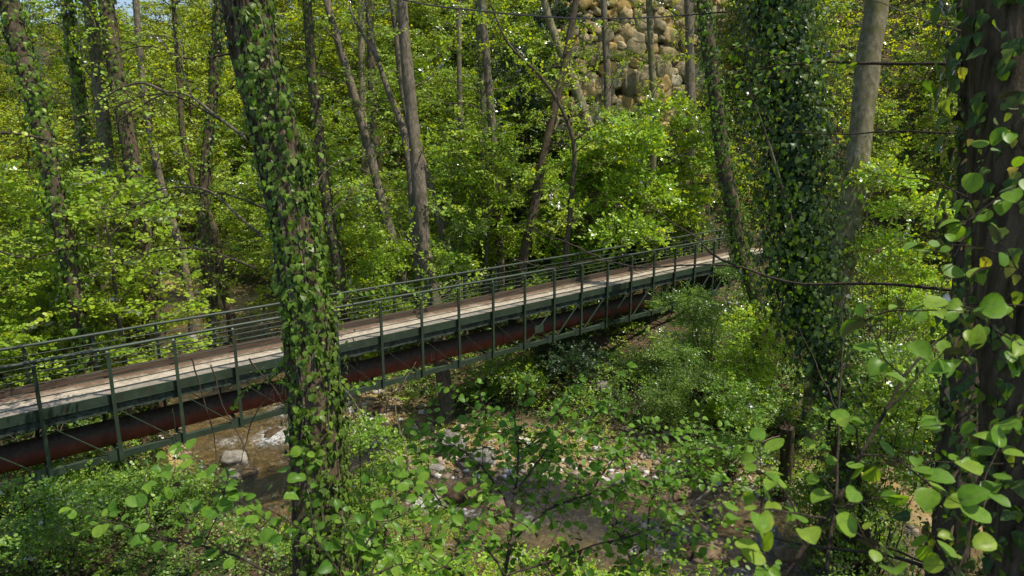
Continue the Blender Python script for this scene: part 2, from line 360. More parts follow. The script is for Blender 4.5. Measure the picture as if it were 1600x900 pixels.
def leaves(mb, P, D, Nn, size, kind='hex', rnd=None):
    P = np.asarray(P); m = len(P)
    if m == 0: return
    D = norm(D); S = norm(np.cross(Nn, D)); Nn = np.cross(D, S)
    T, Fc = LEAF[kind]; size = np.broadcast_to(size, (m,))
    wv = R.uniform(.78, 1.12, (m, 1, 1)); lv = R.uniform(-.4, 2.6, (m, 1, 1)); tw = R.randn(m, 1, 1)*.25
    ax = T[None, :, 1:2]*wv
    V = P[:, None]+(D[:, None]*T[None, :, 0:1]+S[:, None]*ax+Nn[:, None]*(T[None, :, 2:3]*lv+T[None, :, 0:1]*ax*tw))*size[:, None, None]
    k = len(T); Fc = np.array(Fc)
    Fa = (np.arange(m)[:, None, None]*k+Fc[None]).reshape(-1, 4)
    if rnd is None: rnd = R.rand(m)
    mb.add(V.reshape(-1, 3), Fa, np.repeat(rnd*.98+.01, len(Fc)), np.tile(T, (m, 1)) if kind in ('round', 'ivy') else None)

def sprays(mb, O, D, nl=12, length=.6, size=.09, kind='hex', flat=.35, up=None):
    """flat leafy twigs: leaves alternate along direction D, facing mostly up"""
    m = len(O); D = norm(D); U = np.tile([0, 0, 1.], (m, 1)) if up is None else up
    U = norm(U+R.randn(m, 3)*(.3+flat*.8))
    S = norm(np.cross(U, D)); U = norm(np.cross(D, S)); base = R.rand(m)*.6
    ln = length*(.6+.7*R.rand(m))
    for j in range(nl):
        t = (j+.5)/nl; sd = 1 if j % 2 else -1
        p = O+D*(ln*t)[:, None]+U*(-.12*ln*t*t)[:, None]+R.randn(m, 3)*.02
        d = D*(.45+.5*t)+S*sd*(1-.6*t)+R.randn(m, 3)*.25
        n = U+R.randn(m, 3)*flat*.8
        leaves(mb, p, d, n, size*(.6+.6*R.rand(m)), kind, np.clip(base+R.rand(m)*.4, 0, 1))

# ------------------------------------------------------------------ terrain
SP = np.array([(0, 70), (2, 48), (5, 36), (7.4, 27), (8.6, 18), (7.6, 10), (6.4, 4), (6.3, 0), (7.8, -3), (10.6, -5.6), (13.2, -9), (15.5, -14), (20, -22), (30, -40)], float)
WATER = -4.6
def streamD(x, y):
    best = np.full(np.shape(x), 1e9); sg = np.ones(np.shape(x))
    for a, b in zip(SP[:-1], SP[1:]):
        d = b-a; l2 = d@d; t = np.clip(((x-a[0])*d[0]+(y-a[1])*d[1])/l2, 0, 1)
        qx = x-a[0]-t*d[0]; qy = y-a[1]-t*d[1]; dist = np.hypot(qx, qy); c = d[0]*(y-a[1])-d[1]*(x-a[0])
        k = dist < best; best = np.where(k, dist, best); sg = np.where(k, np.where(c > 0, 1, -1), sg)   # + = east
    return best, sg
def fbm(x, y, s, o=0.):
    v = 0; a = 1.
    for i in range(4):
        v = v+a*(np.sin(x*s*1.3+1.7*i+o+1.3*np.sin(y*s*.9+i*2.1))*np.sin(y*s*1.1+2.3*i+o*1.7+1.1*np.sin(x*s*1.2+i))); s *= 2.07; a *= .5
    return v*.5
def sstep(a, b, x): t = np.clip((x-a)/(b-a), 0, 1); return t*t*(3-2*t)
def halfw(y): return 2.7+.5*sstep(-2, -6, y)+.9*sstep(14, 26, y)-.3*np.exp(-((y-8)/3.)**2)
def H(x, y):
    x = np.asarray(x, float); y = np.asarray(y, float)
    D, sg = streamD(x, y); w = halfw(y)+.3*fbm(x, y, .6); s = D-w
    bed = -4.62-.33*np.sqrt(np.clip(1-(D/w)**2, 0, 1))+.07*fbm(x, y, 1.9)
    e = np.clip(s, 0, 400)
    s0 = np.clip(17-.38*np.clip(y, 0, 40), 6, 17)
    east = -4.62+.28*sstep(0, 2.2, e)+.27*np.clip(e-2.2, 0, 48)+.46*np.clip(e-s0, 0, 42-24*sstep(30, 75, y))
    sh = -2.5-1.1*sstep(3, 12, y)
    west = -4.62+(sh+4.62)*sstep(0, 2.2, e)+.18*np.clip(e-7, 0, 16)+.3*np.clip(e-22, 0, 22)
    land = np.where(sg > 0, east, west)+.16*fbm(x, y, .55)*sstep(.5, 5, e)+.035*fbm(x, y, 2.6)+1.2*fbm(x, y, .09, 1)*sstep(20, 50, e)
    north = np.clip(y-95, 0, 90)*.15
    z = np.where(s < 0, bed, np.maximum(land, bed*0-4.62))+north*.9
    r = np.hypot(x-CAM[0], y-CAM[1]); zc = 4.25-.64*r
    dv = (x-CAM[0])*sin(YAW)+(y-CAM[1])*cos(YAW)
    zc = np.where(dv < 0, np.maximum(zc, 3.9-.05*r), zc)
    k = .5; return np.maximum(z, zc)+np.log1p(np.exp(-np.abs(z-zc)/k))*k*.6*(np.abs(z-zc) < 3)*sstep(0, 1, s)
def gz(x, y): return float(H(x, y))
def hit(px, py, zoff=0):
    t = 3.
    while t < 160:
        p = atd(px, py, t)
        if p[2] < gz(p[0], p[1])+zoff: return p
        t += .08
    return atd(px, py, 100)

xs = np.unique(np.concatenate([np.arange(-300, -60, 20), np.arange(-60, -8, 1.6), np.arange(-8, 36, .28), np.arange(36, 110, 1.8), np.arange(110, 320, 20)]))
ys = np.unique(np.concatenate([np.arange(-200, -24, 12), np.arange(-24, 24, .28), np.arange(24, 130, 1.8), np.arange(130, 340, 20)]))
X, Y = np.meshgrid(xs, ys); Z = H(X, Y)
nx, ny = len(xs), len(ys); i = np.arange(ny-1)[:, None]*nx; j = np.arange(nx-1)[None]
Fg = np.stack([i+j, i+j+1, i+nx+j+1, i+nx+j], -1).reshape(-1, 4)
g = MB().add(np.stack([X, Y, Z], -1).reshape(-1, 3), Fg).obj('ground', M['ground']); tag(g, kind='structure')

# water: a ribbon following the stream
fx = np.arange(-3, 24, .22); fy = np.arange(-16, 62, .22)
X, Y = np.meshgrid(fx, fy); D, sg = streamD(X, Y); w = halfw(Y)+.9
foam_pts = [(7.0, 5.2, 1.5, 1.), (5.6, 5.8, 1.1, .85), (8.2, 7.2, 1.4, .9), (6.6, 3.0, 1.3, .78), (5.2, .2, .9, .7), (4.8, -1.1, .9, .85), (8.6, -2.0, 1.1, 1.0), (9.3, -3.0, .9, .9), (10.2, -1.6, .8, .8), (7.6, -4.0, 1.0, .75), (12.2, -7.6, 1.4, .8), (14.3, -9.3, 1.2, .85), (10.2, -4.6, 1.0, .8), (11.2, -7.4, .9, .78), (8.9, -5.6, .8, .8), (12.6, -9.8, .9, .8), (6, 31, 3, .8), (3, 40, 4, .9), (8.6, 21, 1.6, .6), (10.5, -6.2, .8, .3)]
foam = np.zeros(X.shape)
for a, b, r_, s_ in foam_pts: foam = np.maximum(foam, s_*np.exp(-((X-a)**2+(Y-b)**2)/(r_*r_)))
Zw = WATER+.012*fbm(X, Y, 4)+.05*foam*fbm(X, Y, 7)
ok = D < w; q = ok[:-1, :-1] & ok[1:, :-1] & ok[:-1, 1:] & ok[1:, 1:]
idx = np.arange(X.size).reshape(X.shape)
Fq = np.stack([idx[:-1, :-1], idx[:-1, 1:], idx[1:, 1:], idx[1:, :-1]], -1)[q]
used, inv = np.unique(Fq, return_inverse=True)
mbw = MB().add(np.stack([X, Y, Zw], -1).reshape(-1, 3)[used], inv.reshape(-1, 4)); wob = mbw.obj('stream_water', M['water']); tag(wob, kind='structure')
at = wob.data.attributes.new('foam', 'FLOAT', 'POINT'); at.data.foreach_set('value', foam.ravel()[used].astype(np.float32))

# ------------------------------------------------------------------ footbridge
S_, NB = 1.398, 23           # bay length; posts -3 .. 23
I0, I1 = -3, 22
W = 1.43
br = empty('footbridge', (0, 0, 0)); tag(br, 'narrow green steel footbridge with wire railings spanning the stream', 'bridge')
x0, x1 = I0*S_-.1, I1*S_+.1
def slab(mb, xa, xb, ya, yb, za, zb): mb.box(((xa+xb)/2, (ya+yb)/2, (za+zb)/2), (xb-xa, yb-ya, zb-za))
mb = MB()
nseg = 12
for k in range(nseg):     # deck sheets with hairline joints and slight unevenness
    a = x0+(x1-x0)*k/nseg; b = x0+(x1-x0)*(k+1)/nseg; dz = random.uniform(-.001, .001)
    slab(mb, a+.001, b-.001, .0, W-.05, -.06, .0+dz)
mb.obj('deck', M['deck'], br, False)
for y, nm in ((-.035, 'n'), (W, 'f')):
    mb = MB(); slab(mb, x0, x1, y-.012, y+.03, -.2, .015)
    slab(mb, x0, x1, y-.025 if y < 0 else y-.06, y+.07 if y < 0 else y+.04, -.212, -.202)
    mb.obj('fascia_beam', M['steel'], br, False)
    # upper chord with ragged paint
    mb = MB(); n = 220; xsn = np.linspace(x0, x1, n); yy = y+(.03 if y < 0 else -.03)
    lo = -.43+.035*np.array([mnoise.noise(Vector((q*3.1, y, 0)))+mnoise.noise(Vector((q*9.1, y, 3))) for q in xsn])
    V = np.concatenate([np.stack([xsn, np.full(n, yy), np.full(n, -.214)], 1), np.stack([xsn, np.full(n, yy), lo], 1), np.stack([xsn, np.full(n, yy+.05), np.full(n, -.214)], 1), np.stack([xsn, np.full(n, yy+.05), lo], 1)])
    ii = np.arange(n-1)
    Fq = np.concatenate([np.stack([ii, ii+n, ii+n+1, ii+1], 1), np.stack([ii+2*n, ii+2*n+1, ii+3*n+1, ii+3*n], 1), np.stack([ii+n, ii+3*n, ii+3*n+1, ii+n+1], 1)])
    mb.add(V, Fq); mb.obj('upper_chord', M['peel'], br, False)
    mb = MB(); yy = y+(-.01 if y < 0 else .01)
    slab(mb, x0, x1, yy-.02, yy+.0, -1.57, -1.44); slab(mb, x0, x1, yy-.02 if y < 0 else yy-.12, yy+.1 if y < 0 else yy, -1.435, -1.425)
    for i in range(I0, I1+1): slab(mb, i*S_-.26, i*S_+.02, yy-.03, yy-.021, -1.6, -1.33)
    mb.obj('lower_chord', M['steel'], br, False)
    mb = MB(); mb.tube([(x0, y, 1.1), *[(i*S_, y, 1.1+random.uniform(-.006, .006)) for i in range(I0+1, I1)], (x1, y, 1.1)], .038, 8); mb.obj('handrail', M['steel'], br)
    for kk in range(6):
        z = .14+kk*.145; mb = MB(); mb.tube([(i*S_*.5, y+(-.0 if y > 0 else .02), z+random.uniform(-.006, .006)) for i in range(I0*2, I1*2+1)], .0125, 5)
        mb.obj('rail_wire', M['steel'], br)
    for i in range(I0, I1+1):
        mb = MB(); yp = y-.05 if y < 0 else y+.06
        slab(mb, i*S_-.012, i*S_+.012, yp-.03, yp+.055, -1.6, 1.03); slab(mb, i*S_-.04, i*S_+.04, yp-.035, yp-.028, -1.6, 1.03)
        mb.bar((i*S_, yp, 1.02), (i*S_, y, 1.075), .05, .02, up=(1, 0, 0))
        mb.obj('post', M['steel'], br, False)
    for i in range(I0, I1):
        mb = MB(); yy = y+(-.0 if y < 0 else 0)
        if i < 10: a, b = (i*S_+.12, yy, -.42), ((i+1)*S_-.16, yy, -1.46)
        elif i == 10:
            mb.bar((i*S_+.1, yy, -.42), ((i+1)*S_-.1, yy, -1.46), .06, .012, (0, 1, 0)); a, b = ((i+1)*S_-.1, yy-.014, -.42), (i*S_+.1, yy-.014, -1.46)
            slab(mb, i*S_+.5, i*S_+.9, yy-.035, yy-.025, -1.12, -.84)
        else: a, b = ((i+1)*S_-.12, yy, -.42), (i*S_+.16, yy, -1.46)
        mb.bar(a, b, .065, .012, (0, 1, 0)); mb.obj('diagonal_brace', M['steel'], br, False)
mb = MB(); slab(mb, x0, x1, W-.085, W-.055, .012, .19); mb.obj('kick_board', M['plank'], br, False)
for i in range(I0, I1+1):
    mb = MB(); slab(mb, i*S_-.04, i*S_+.04, .06, W-.08, -.27, -.065); mb.obj('crossbeam', M['peel'], br, False)
    mb = MB(); slab(mb, i*S_-.03, i*S_+.03, .05, W-.05, -1.53, -1.46); mb.obj('bottom_strut', M['peel'], br, False)
for nm, xa, xb, lab in (('l', x0-2.4, x0+.5, 'weathered concrete abutment under the left end of the footbridge'), ('r', x1-1.1, x1+1.6, 'weathered concrete abutment under the far right end of the footbridge')):
    mb = MB(); slab(mb, xa, xb, -.5, W+.45, -4.2, -1.61); slab(mb, xa, (xb if xa < 0 else xb)-.55 if xa < 0 else xb, -.5, W+.45, -1.608, -.3) if xa < 0 else slab(mb, xa+1.15, xb, -.5, W+.45, -1.608, -.3)
    tag(mb.obj('bridge_abutment', M['concrete'], None, False), lab, 'abutment')
# pipe
pp = empty('water_pipe', (0, 0, 0)); tag(pp, 'rusty red water pipe carried inside the truss below the footbridge deck', 'pipe')
PY, PZ, PR = .64, -1.16, .305
mb = MB(); xx = np.linspace(x0-1, 21.8, 120); mb.tube(np.stack([xx, np.full(120, PY), PZ+.008*np.sin(xx*.7)], 1), PR, 28); mb.obj('pipe_barrel', M['pipe'], pp)
for k in range(-1, 8):
    mb = MB(); q = k*2*S_+2.1+.15; mb.tube([(q-.05, PY, PZ), (q+.05, PY, PZ)], PR+.02, 28); mb.obj('pipe_band', M['pipe'], pp)
def mark(strokes, xo, zsc, name):
    mb = MB()
    for st in strokes:
        P = []
        for (u, v) in st:
            th = radians(198)-v*zsc/PR*1.0     # angle around the pipe, facing the camera side
            P.append((xo+u*zsc, PY+cos(th)*(PR+.004), PZ+sin(th)*(PR+.004)))
        P = np.array(P); P2 = np.concatenate([np.linspace(P[k], P[k+1], 5)[:-1] for k in range(len(P)-1)]+[P[-1:]])
        d = P2[:, 1:]-np.array([PY, PZ]); P2[:, 1:] = np.array([PY, PZ])+d/np.linalg.norm(d, axis=1)[:, None]*(PR+.004)
        mb.tube(P2, .009, 5)
    mb.obj(name, M['chalk'], pp)
mark([[(-.0, .75), (.5, 1.0), (.5, -.35)], [(.85, 1.), (1.25, .35), (1.3, -.1)], [(1.25, .4), (1.55, .85)], [(1.3, -.1), (1.7, .5), (1.85, 1.1)], [(2.1, 1.1), (2.35, .8), (2.15, .5), (2.4, .3), (2.15, .0), (2.35, -.3)]], 5.15, .19, 'chalk_lettering')
mark([[(0, 1.1), (.08, .8), (.0, .5)], [(.1, .4), (.05, .1), (.12, -.3)], [(.5, 1.1), (.55, .75)], [(.52, .5), (.6, .1)], [(.35, -.3), (.55, .0)]], 10.38, .17, 'chalk_lettering')

# ------------------------------------------------------------------ stone walls
def stone_wall(A, Bp, z0, z1, label, size, lean=.12, seed=1):
    rs = np.random.RandomState(seed); A = np.array(A, float); Bp = np.array(Bp, float); d = Bp-A; ln = np.linalg.norm(d); d = d/ln
    nrm = np.array([d[1], -d[0]])
    if nrm @ (CAM[:2]-A) < 0: nrm = -nrm
    root = empty('stone_wall', (*A, z0)); tag(root, label, 'wall')
    mb = MB(); h = z1-z0
    V = []
    for s_, z_ in ((-1, -1.5), (ln+1, -1.5), (ln+1, h-.1), (-1, h-.1)):
        p = d*s_-nrm*(.15+lean*z_); V.append((*p, z_))
    for s_, z_ in ((-1, h-.1), (ln+1, h-.1)): p = d*s_-nrm*(3); V.append((*p, z_+.1))
    mb.add(V, [[0, 1, 2, 3], [3, 2, 5, 4]]); mb.obj('earth_core', M['wallback'], root, False)
    import bmesh
    bm = bmesh.new(); bmesh.ops.create_icosphere(bm, subdivisions=3, radius=1); IV = np.array([v.co[:] for v in bm.verts]); IF = np.array([[v.index for v in f.verts] for f in bm.faces]); bm.free()
    mb = MB(); z = -.9; row = 0
    while z < h:
        s_ = -1-rs.rand()*size
        while s_ < ln+1:
            wd = size*rs.choice([.55, .8, 1.05, 1.45], p=[.25, .3, .3, .15])*rs.uniform(.85, 1.15); hh = wd*rs.uniform(.62, .95)
            c = np.array([s_+wd/2, min(z+rs.uniform(-.28, .28)*size, h-hh*.45)])
            P = np.sign(IV)*np.abs(IV)**rs.uniform(.45, .72)
            th = rs.uniform(-.45, .45)
            a = P[:, 0]*wd*.5; b = P[:, 2]*hh*.5; a, b = a*cos(th)-b*sin(th), a*sin(th)+b*cos(th)
            dep = P[:, 1]*.3
            sd = rs.rand(3)*20
            nn = np.array([mnoise.noise(Vector(v*1.6+sd)) for v in IV])*.12*size
            s2 = c[0]+a+nn*IV[:, 0]; z2 = c[1]+b+nn*IV[:, 2]; ou = dep+nn*IV[:, 1]-lean*z2+rs.uniform(-.14, .12)-.08*(wd < size*.7)
            mb.add(np.stack([d[0]*s2+nrm[0]*ou, d[1]*s2+nrm[1]*ou, z2], 1), IF, rs.rand())
            s_ += wd*rs.uniform(.82, 1.0)
        z += size*.52; row += 1
    mb.obj('stone_face', M['wall'], root)
    return root, A, d, ln, nrm
Wd = 40.
a = atd(905, 172, Wd-1.2); b = atd(1105, 172, Wd+2.6)
zb = a[2]
lowz1 = atd(1000, 92, Wd+1)[2]
upz1 = atd(1000, -28, Wd+3)[2]
w1 = stone_wall(a[:2], b[:2], zb-.3, lowz1, 'lower tier of mossy grey boulder retaining wall on the far hillside', 1.15, .1, 3)
a2 = atd(900, 92, Wd+.8); b2 = atd(1110, 92, Wd+4.8)
w2 = stone_wall(a2[:2], b2[:2], lowz1-.1, upz1, 'upper tier of ochre stone retaining wall on the far hillside', .85, .08, 5)

# ------------------------------------------------------------------ trunks
def smooth_path(P, n):
    P = np.asarray(P, float); seg = np.concatenate([[0], np.cumsum(np.linalg.norm(np.diff(P, axis=0), axis=1))]); t = np.linspace(0, seg[-1], n)
    out = np.zeros((n, P.shape[1]))
    m = np.zeros_like(P); m[1:-1] = (P[2:]-P[:-2])/(seg[2:]-seg[:-2])[:, None]; m[0] = (P[1]-P[0])/seg[1]; m[-1] = (P[-1]-P[-2])/(seg[-1]-seg[-2])
    k = np.clip(np.searchsorted(seg, t, side='right')-1, 0, len(P)-2); h = (seg[k+1]-seg[k])[:, None]; u = ((t-seg[k])[:, None])/h
    return (2*u**3-3*u**2+1)*P[k]+(u**3-2*u**2+u)*h*m[k]+(-2*u**3+3*u**2)*P[k+1]+(u**3-u**2)*h*m[k+1]

def limb_path(o, az, length, rise, rs, n=7, wig=.12):
    P = [np.array(o, float)]; d = np.array([cos(az), sin(az), rise])
    for k in range(n):
        d = norm(d+rs.randn(3)*wig+np.array([0, 0, .05-.16*k/n])); P.append(P[-1]+d*length/n)
    return np.array(P)
def crown_meshes(name, seed, z0, z1, rad, nl, ns, leafsize, mat, nleaf=11, kind='hex', shape='dome', rise=.45, trunk_r=.1, trunk_z0=None, bark='grey', lsp=.62):
    """limb mesh + leaf mesh in local space around a vertical axis"""
    global R
    keep = R; R = np.random.RandomState(seed); rs = R
    mbw_ = MB(); mbl = MB(); O = []; Dd = []
    for k in range(nl):
        f = (k+rs.rand())/nl; z = z0+(z1-z0)*f*.93; az = k*2.4+rs.rand()*.8
        pr = sqrt(max(.05, 1-(f-.25)**2/.62)) if shape == 'dome' else (1-.55*f)
        ln = rad*pr*rs.uniform(.7, 1.15)
        P = limb_path((0, 0, z), az, ln, rise*rs.uniform(.3, 1.5)+.5*f, rs)
        rr = np.linspace(trunk_r*.42*(1-.5*f), .008, len(P)); mbw_.tube(P, rr, 5, False)
        for sub in range(3):
            t = rs.uniform(.3, .8); q = P[int(t*(len(P)-1))]; az2 = az+rs.choice([-1, 1])*rs.uniform(.5, 1.1)
            P2 = limb_path(q, az2, ln*.5*rs.uniform(.6, 1.1), .15, rs, 5); mbw_.tube(P2, np.linspace(trunk_r*.16, .006, len(P2)), 4, False)
            nn = ns//(nl*4); tt = rs.rand(nn)**.6; q2 = P2[(tt*(len(P2)-1)).astype(int)]+rs.randn(nn, 3)*[.28, .28, .16]
            O.append(q2); Dd.append(np.stack([np.cos(az2+rs.randn(nn)*.9), np.sin(az2+rs.randn(nn)*.9), rs.randn(nn)*.2-.02], 1))
        nn = ns//(nl*4)+1; tt = .25+.75*rs.rand(nn); q2 = P[(tt*(len(P)-1)).astype(int)]+rs.randn(nn, 3)*[.3, .3, .18]
        O.append(q2); Dd.append(np.stack([np.cos(az+rs.randn(nn)*1.), np.sin(az+rs.randn(nn)*1.), rs.randn(nn)*.2], 1))
    O = np.concatenate(O); Dd = np.concatenate(Dd)
    sprays(mbl, O, Dd, nleaf, lsp, leafsize, kind)
    if trunk_z0 is not None:
        n = 14; zz = np.linspace(trunk_z0, z1, n); P = np.stack([.12*np.cumsum(rs.randn(n))*.35, .12*np.cumsum(rs.randn(n))*.35, zz], 1); P[:, :2] -= P[0, :2]*1
        P[:, :2] *= np.linspace(0, 1, n)[:, None]*1.
        mbt = MB(); mbt.tube(P, np.linspace(trunk_r*1.25, .015, n)*(1+.25*np.exp(-np.arange(n)*1.5)), 10, False); tm = mbt.mesh('trunk', B[bark])
    else: tm = None
    R = keep
    return mbw_.mesh('limbs', B[bark]), mbl.mesh('crown', mat), tm
CH = [crown_meshes('high', 100+k, 0, 6.5, 3.0, 14, 420, .105, L['canopy'], trunk_r=.14, rise=.5) for k in range(4)]
CL = [crown_meshes('low', 200+k, 1.2, 8.2, 2.7, 18, 760, .125, L['canopy'], trunk_z0=-.4, trunk_r=.09, rise=.3, shape='dome') for k in range(4)]
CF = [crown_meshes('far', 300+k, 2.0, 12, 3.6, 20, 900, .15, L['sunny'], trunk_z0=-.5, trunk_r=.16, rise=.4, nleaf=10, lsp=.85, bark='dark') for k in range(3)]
CS = [crown_meshes('shrub', 400+k, .15, 2.3, 1.5, 16, 620, .075, L['bright'], trunk_z0=-.3, trunk_r=.04, rise=.9, nleaf=10, lsp=.42) for k in range(3)]

def part(name, me, root, loc=(0, 0, 0), rz=0, s=1):
    o = bpy.data.objects.new(name, me); col.objects.link(o); o.parent = root; o.location = loc; o.rotation_euler = (0, 0, rz)
    o.scale = (s, s, s) if np.ndim(s) == 0 else s; return o

def trunk_mesh(P, rad, n=14, ridge=0., seed=0, step=.12):
    ln = np.linalg.norm(np.diff(P, axis=0), axis=1).sum(); m = max(8, int(ln/step)); Q = smooth_path(np.column_stack([P, rad]), m)
    aa = np.arange(n)*2*pi/n; disp = np.zeros((m, n))
    for k in range(m):
        for q in range(n):
            v = Vector((cos(aa[q])*1.3, sin(aa[q])*1.3, k*step*.7+seed)); disp[k, q] = mnoise.noise(v)*.2*Q[k, 3]
            if ridge:
                v2 = Vector((cos(aa[q])*7., sin(aa[q])*7., k*step*1.6+seed)); x = mnoise.noise(v2); v3 = Vector((cos(aa[q])*15, sin(aa[q])*15, k*step*3+seed)); disp[k, q] += -ridge*(1-abs(x)*3)+ridge*.5*mnoise.noise(v3)
    mb = MB(); mb.tube(Q[:, :3], Q[:, 3], n, True, disp); return mb, Q

def ivy_on(mb, Q, count, size, off=(.02, .12), face=None, zr=None, kind='ivy', patch=.35, seed=0, drop=.7):
    """ivy leaves hugging a trunk; face = preferred world direction"""
    m = len(Q); k = (R.rand(count*2)*(m-1)).astype(int); P = Q[k, :3]; rad = Q[k, 3]; a = R.rand(len(k))*2*pi
    o = np.stack([np.cos(a), np.sin(a), np.zeros_like(a)], 1)
    den = .5+.5*np.sin(P[:, 2]*1.7+a*2+seed)*np.sin(P[:, 2]*.8-a*1.1+seed*2)
    pr = np.clip(den+1-patch, 0, 1)
    if face is not None:
        f = norm(np.array(face, float)); pr = pr*np.clip(.55+.75*(o@f), .03, 1)
    if zr is not None: pr = pr*zr(P[:, 2])
    s = R.rand(len(k)) < pr; s &= np.cumsum(s) <= count
    k = k[s]; P = P[s]; rad = rad[s]; o = o[s]; n = len(P)
    of = off[0]+(off[1]-off[0])*R.rand(n)**1.6
    p = P+o*(rad+of)[:, None]+R.randn(n, 3)*[.02, .02, .05]
    d = np.tile([0, 0, -1.], (n, 1))*drop+R.randn(n, 3)*.24+o*.2
    leaves(mb, p, d, o+R.randn(n, 3)*.24+np.array([0, 0, .4]), size*(.4+1.0*R.rand(n)**1.3), kind)
    return P, o

def photo_tree(name, label, cat, pix, dist, wpx, bark='grey', top=15, crown=None, ivy=None, n=14, ridge=0, base=True, cs=1., group=None, extra=None, dist_top=None, branches=(), leaf=None, deep=0):
    """trunk whose centre line is given bottom to top; pixels are turned into points in the place at range dist"""
    m = len(pix); dt = dist if dist_top is None else dist_top
    P = np.array([atd(x, y, dist+(dt-dist)*k/(m-1)) for k, (x, y) in enumerate(pix)]); rad = np.array([wv/2*(dist+(dt-dist)*k/(m-1))/F for k, wv in enumerate(wpx)])
    # root: go on down to the ground
    d = norm(P[0]-P[1]); d = norm(d*.4+np.array([0, 0, -1])); q = P[0]+d*.01
    if base:
        while q[2] > gz(q[0], q[1])-.25: q = q+d*.1
        if np.linalg.norm(q-P[0]) > .3:
            P = np.vstack([q, P[0]+(q-P[0])*.85, P]) if np.linalg.norm(q-P[0]) > 2 else np.vstack([q, P]); k = len(P)-m
            rad = np.concatenate([[rad[0]*1.5]*1+[rad[0]*1.12]*(k-1), rad])
    z0 = P[0][2]
    d = norm(P[-1]-P[-2]); zt = z0+top; 
    k = 0
    while P[-1][2] < zt and k < 8:
        d = norm(d*.7+np.array([0, 0, .4])+np.array([R.randn(), R.randn(), 0])*.04); P = np.vstack([P, P[-1]+d*2.2]); rad = np.append(rad, max(.02, rad[-1]*.87)); k += 1
    root = empty(name, P[0]); tag(root, label, cat, group)
    mb, Q = trunk_mesh(P, rad, n, ridge, seed=len(bpy.data.objects)*1.37)
    tmb = mb
    if crown is not None:
        cm = CH[crown]; cz = max(zt-6.5*cs*.75, topix(P[-1])[2]*.30+5.0 if dist > 8 else 10)
        j = int(np.argmin(np.abs(Q[:, 2]-cz))); c = Q[j, :3]-P[0]; c = c+np.array([0, 0, cz-Q[j, 2]])
        rz = R.rand()*6; part('limbs', cm[0], root, c, rz, cs); part('crown', cm[1], root, c, rz, cs)
    for bpix, bd0, bd1, bw in branches:
        BP = np.array([atd(x, y, bd0+(bd1-bd0)*k/(len(bpix)-1)) for k, (x, y) in enumerate(bpix)])
        Q2 = smooth_path(BP, 26); rr = np.linspace(bw/2*bd0/F, .004, 26); mb = MB(); mb.tube(Q2, rr, 7); mb.obj('branch', B['grey'], root).location = -Vector(P[0])
    if ivy:
        mb = MB(); ivy(mb, Q)
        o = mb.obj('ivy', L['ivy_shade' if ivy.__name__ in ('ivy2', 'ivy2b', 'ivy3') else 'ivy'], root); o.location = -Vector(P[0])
    if name in ('slender_tree', 'woodland_tree', 'twin_stemmed_tree') and dist > 20:
        mb = tmb; ml = MB(); zs = Q[:, 2]-Q[0, 2]
        for q in range(26):
            k = R.randint(int(len(Q)*.18), len(Q)-2); az = R.rand()*6.28; B2 = [Q[k, :3].copy()]; d = np.array([cos(az), sin(az), R.uniform(.1, .9)]); ln = R.uniform(.7, 3.0)
            for z in range(6): d = norm(d+R.randn(3)*.2+[0, 0, -.05]); B2.append(B2[-1]+d*ln/6)
            B2 = np.array(B2); mb.tube(B2, np.linspace(min(.03, Q[k, 3]*.35), .005, 7), 5, False); nn = int(5+ln*4)
            ti = R.uniform(.35, 1, nn); pos = B2[(ti*6).astype(int)]+R.randn(nn, 3)*[.22, .22, .12]
            sprays(ml, pos, d+R.randn(nn, 3)*[.7, .7, .25], 9, .5, .11, 'hex')
        ml.obj('side_foliage', L['canopy'], root).location = -Vector(P[0])
    tmb.obj('trunk', B[bark], root).location = -Vector(P[0])
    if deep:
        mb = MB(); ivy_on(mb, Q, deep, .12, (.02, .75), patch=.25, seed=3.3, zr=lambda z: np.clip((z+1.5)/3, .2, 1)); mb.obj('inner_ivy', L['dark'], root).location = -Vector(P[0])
    if extra: extra(root, P, Q)
    return root, Q

right = RT*1.0
# main ivy-clad tree in the foreground
def ivy1(mb, Q):
    zt = lambda z: np.clip(1.1-(z-4.5)*.10, .35, 1)
    fr = right-FW*.75; fr[2] = 0
    ivy_on(mb, Q, 8500, .085, (.012, .10), face=fr*1.1, zr=zt, patch=.55, seed=1)
    ivy_on(mb, Q, 1500, .075, (.1, .38), face=right*1.4-FW*.5, zr=lambda z: np.clip((6.8-z)/4, .04, 1), patch=.75, seed=4)
def extra1(root, P, Q):
    mb = MB()   # climbing ivy stems
    for s in range(16):
        a0 = R.rand()*6.28; k = np.arange(2, len(Q)-2, 3); kk = k[(k > R.randint(0, 30)) & (k < len(Q)-R.randint(0, 50))]
        if len(kk) < 6: continue
        a = a0+np.cumsum(R.randn(len(kk))*.13); o = np.stack([np.cos(a), np.sin(a), 0*a], 1)
        mb.tube(Q[kk, :3]+o*(Q[kk, 3]+.012)[:, None]+R.randn(len(kk), 3)*.008, R.uniform(.007, .022), 5)
    mb.obj('ivy_stem', B['dry'], root).location = -Vector(P[0])
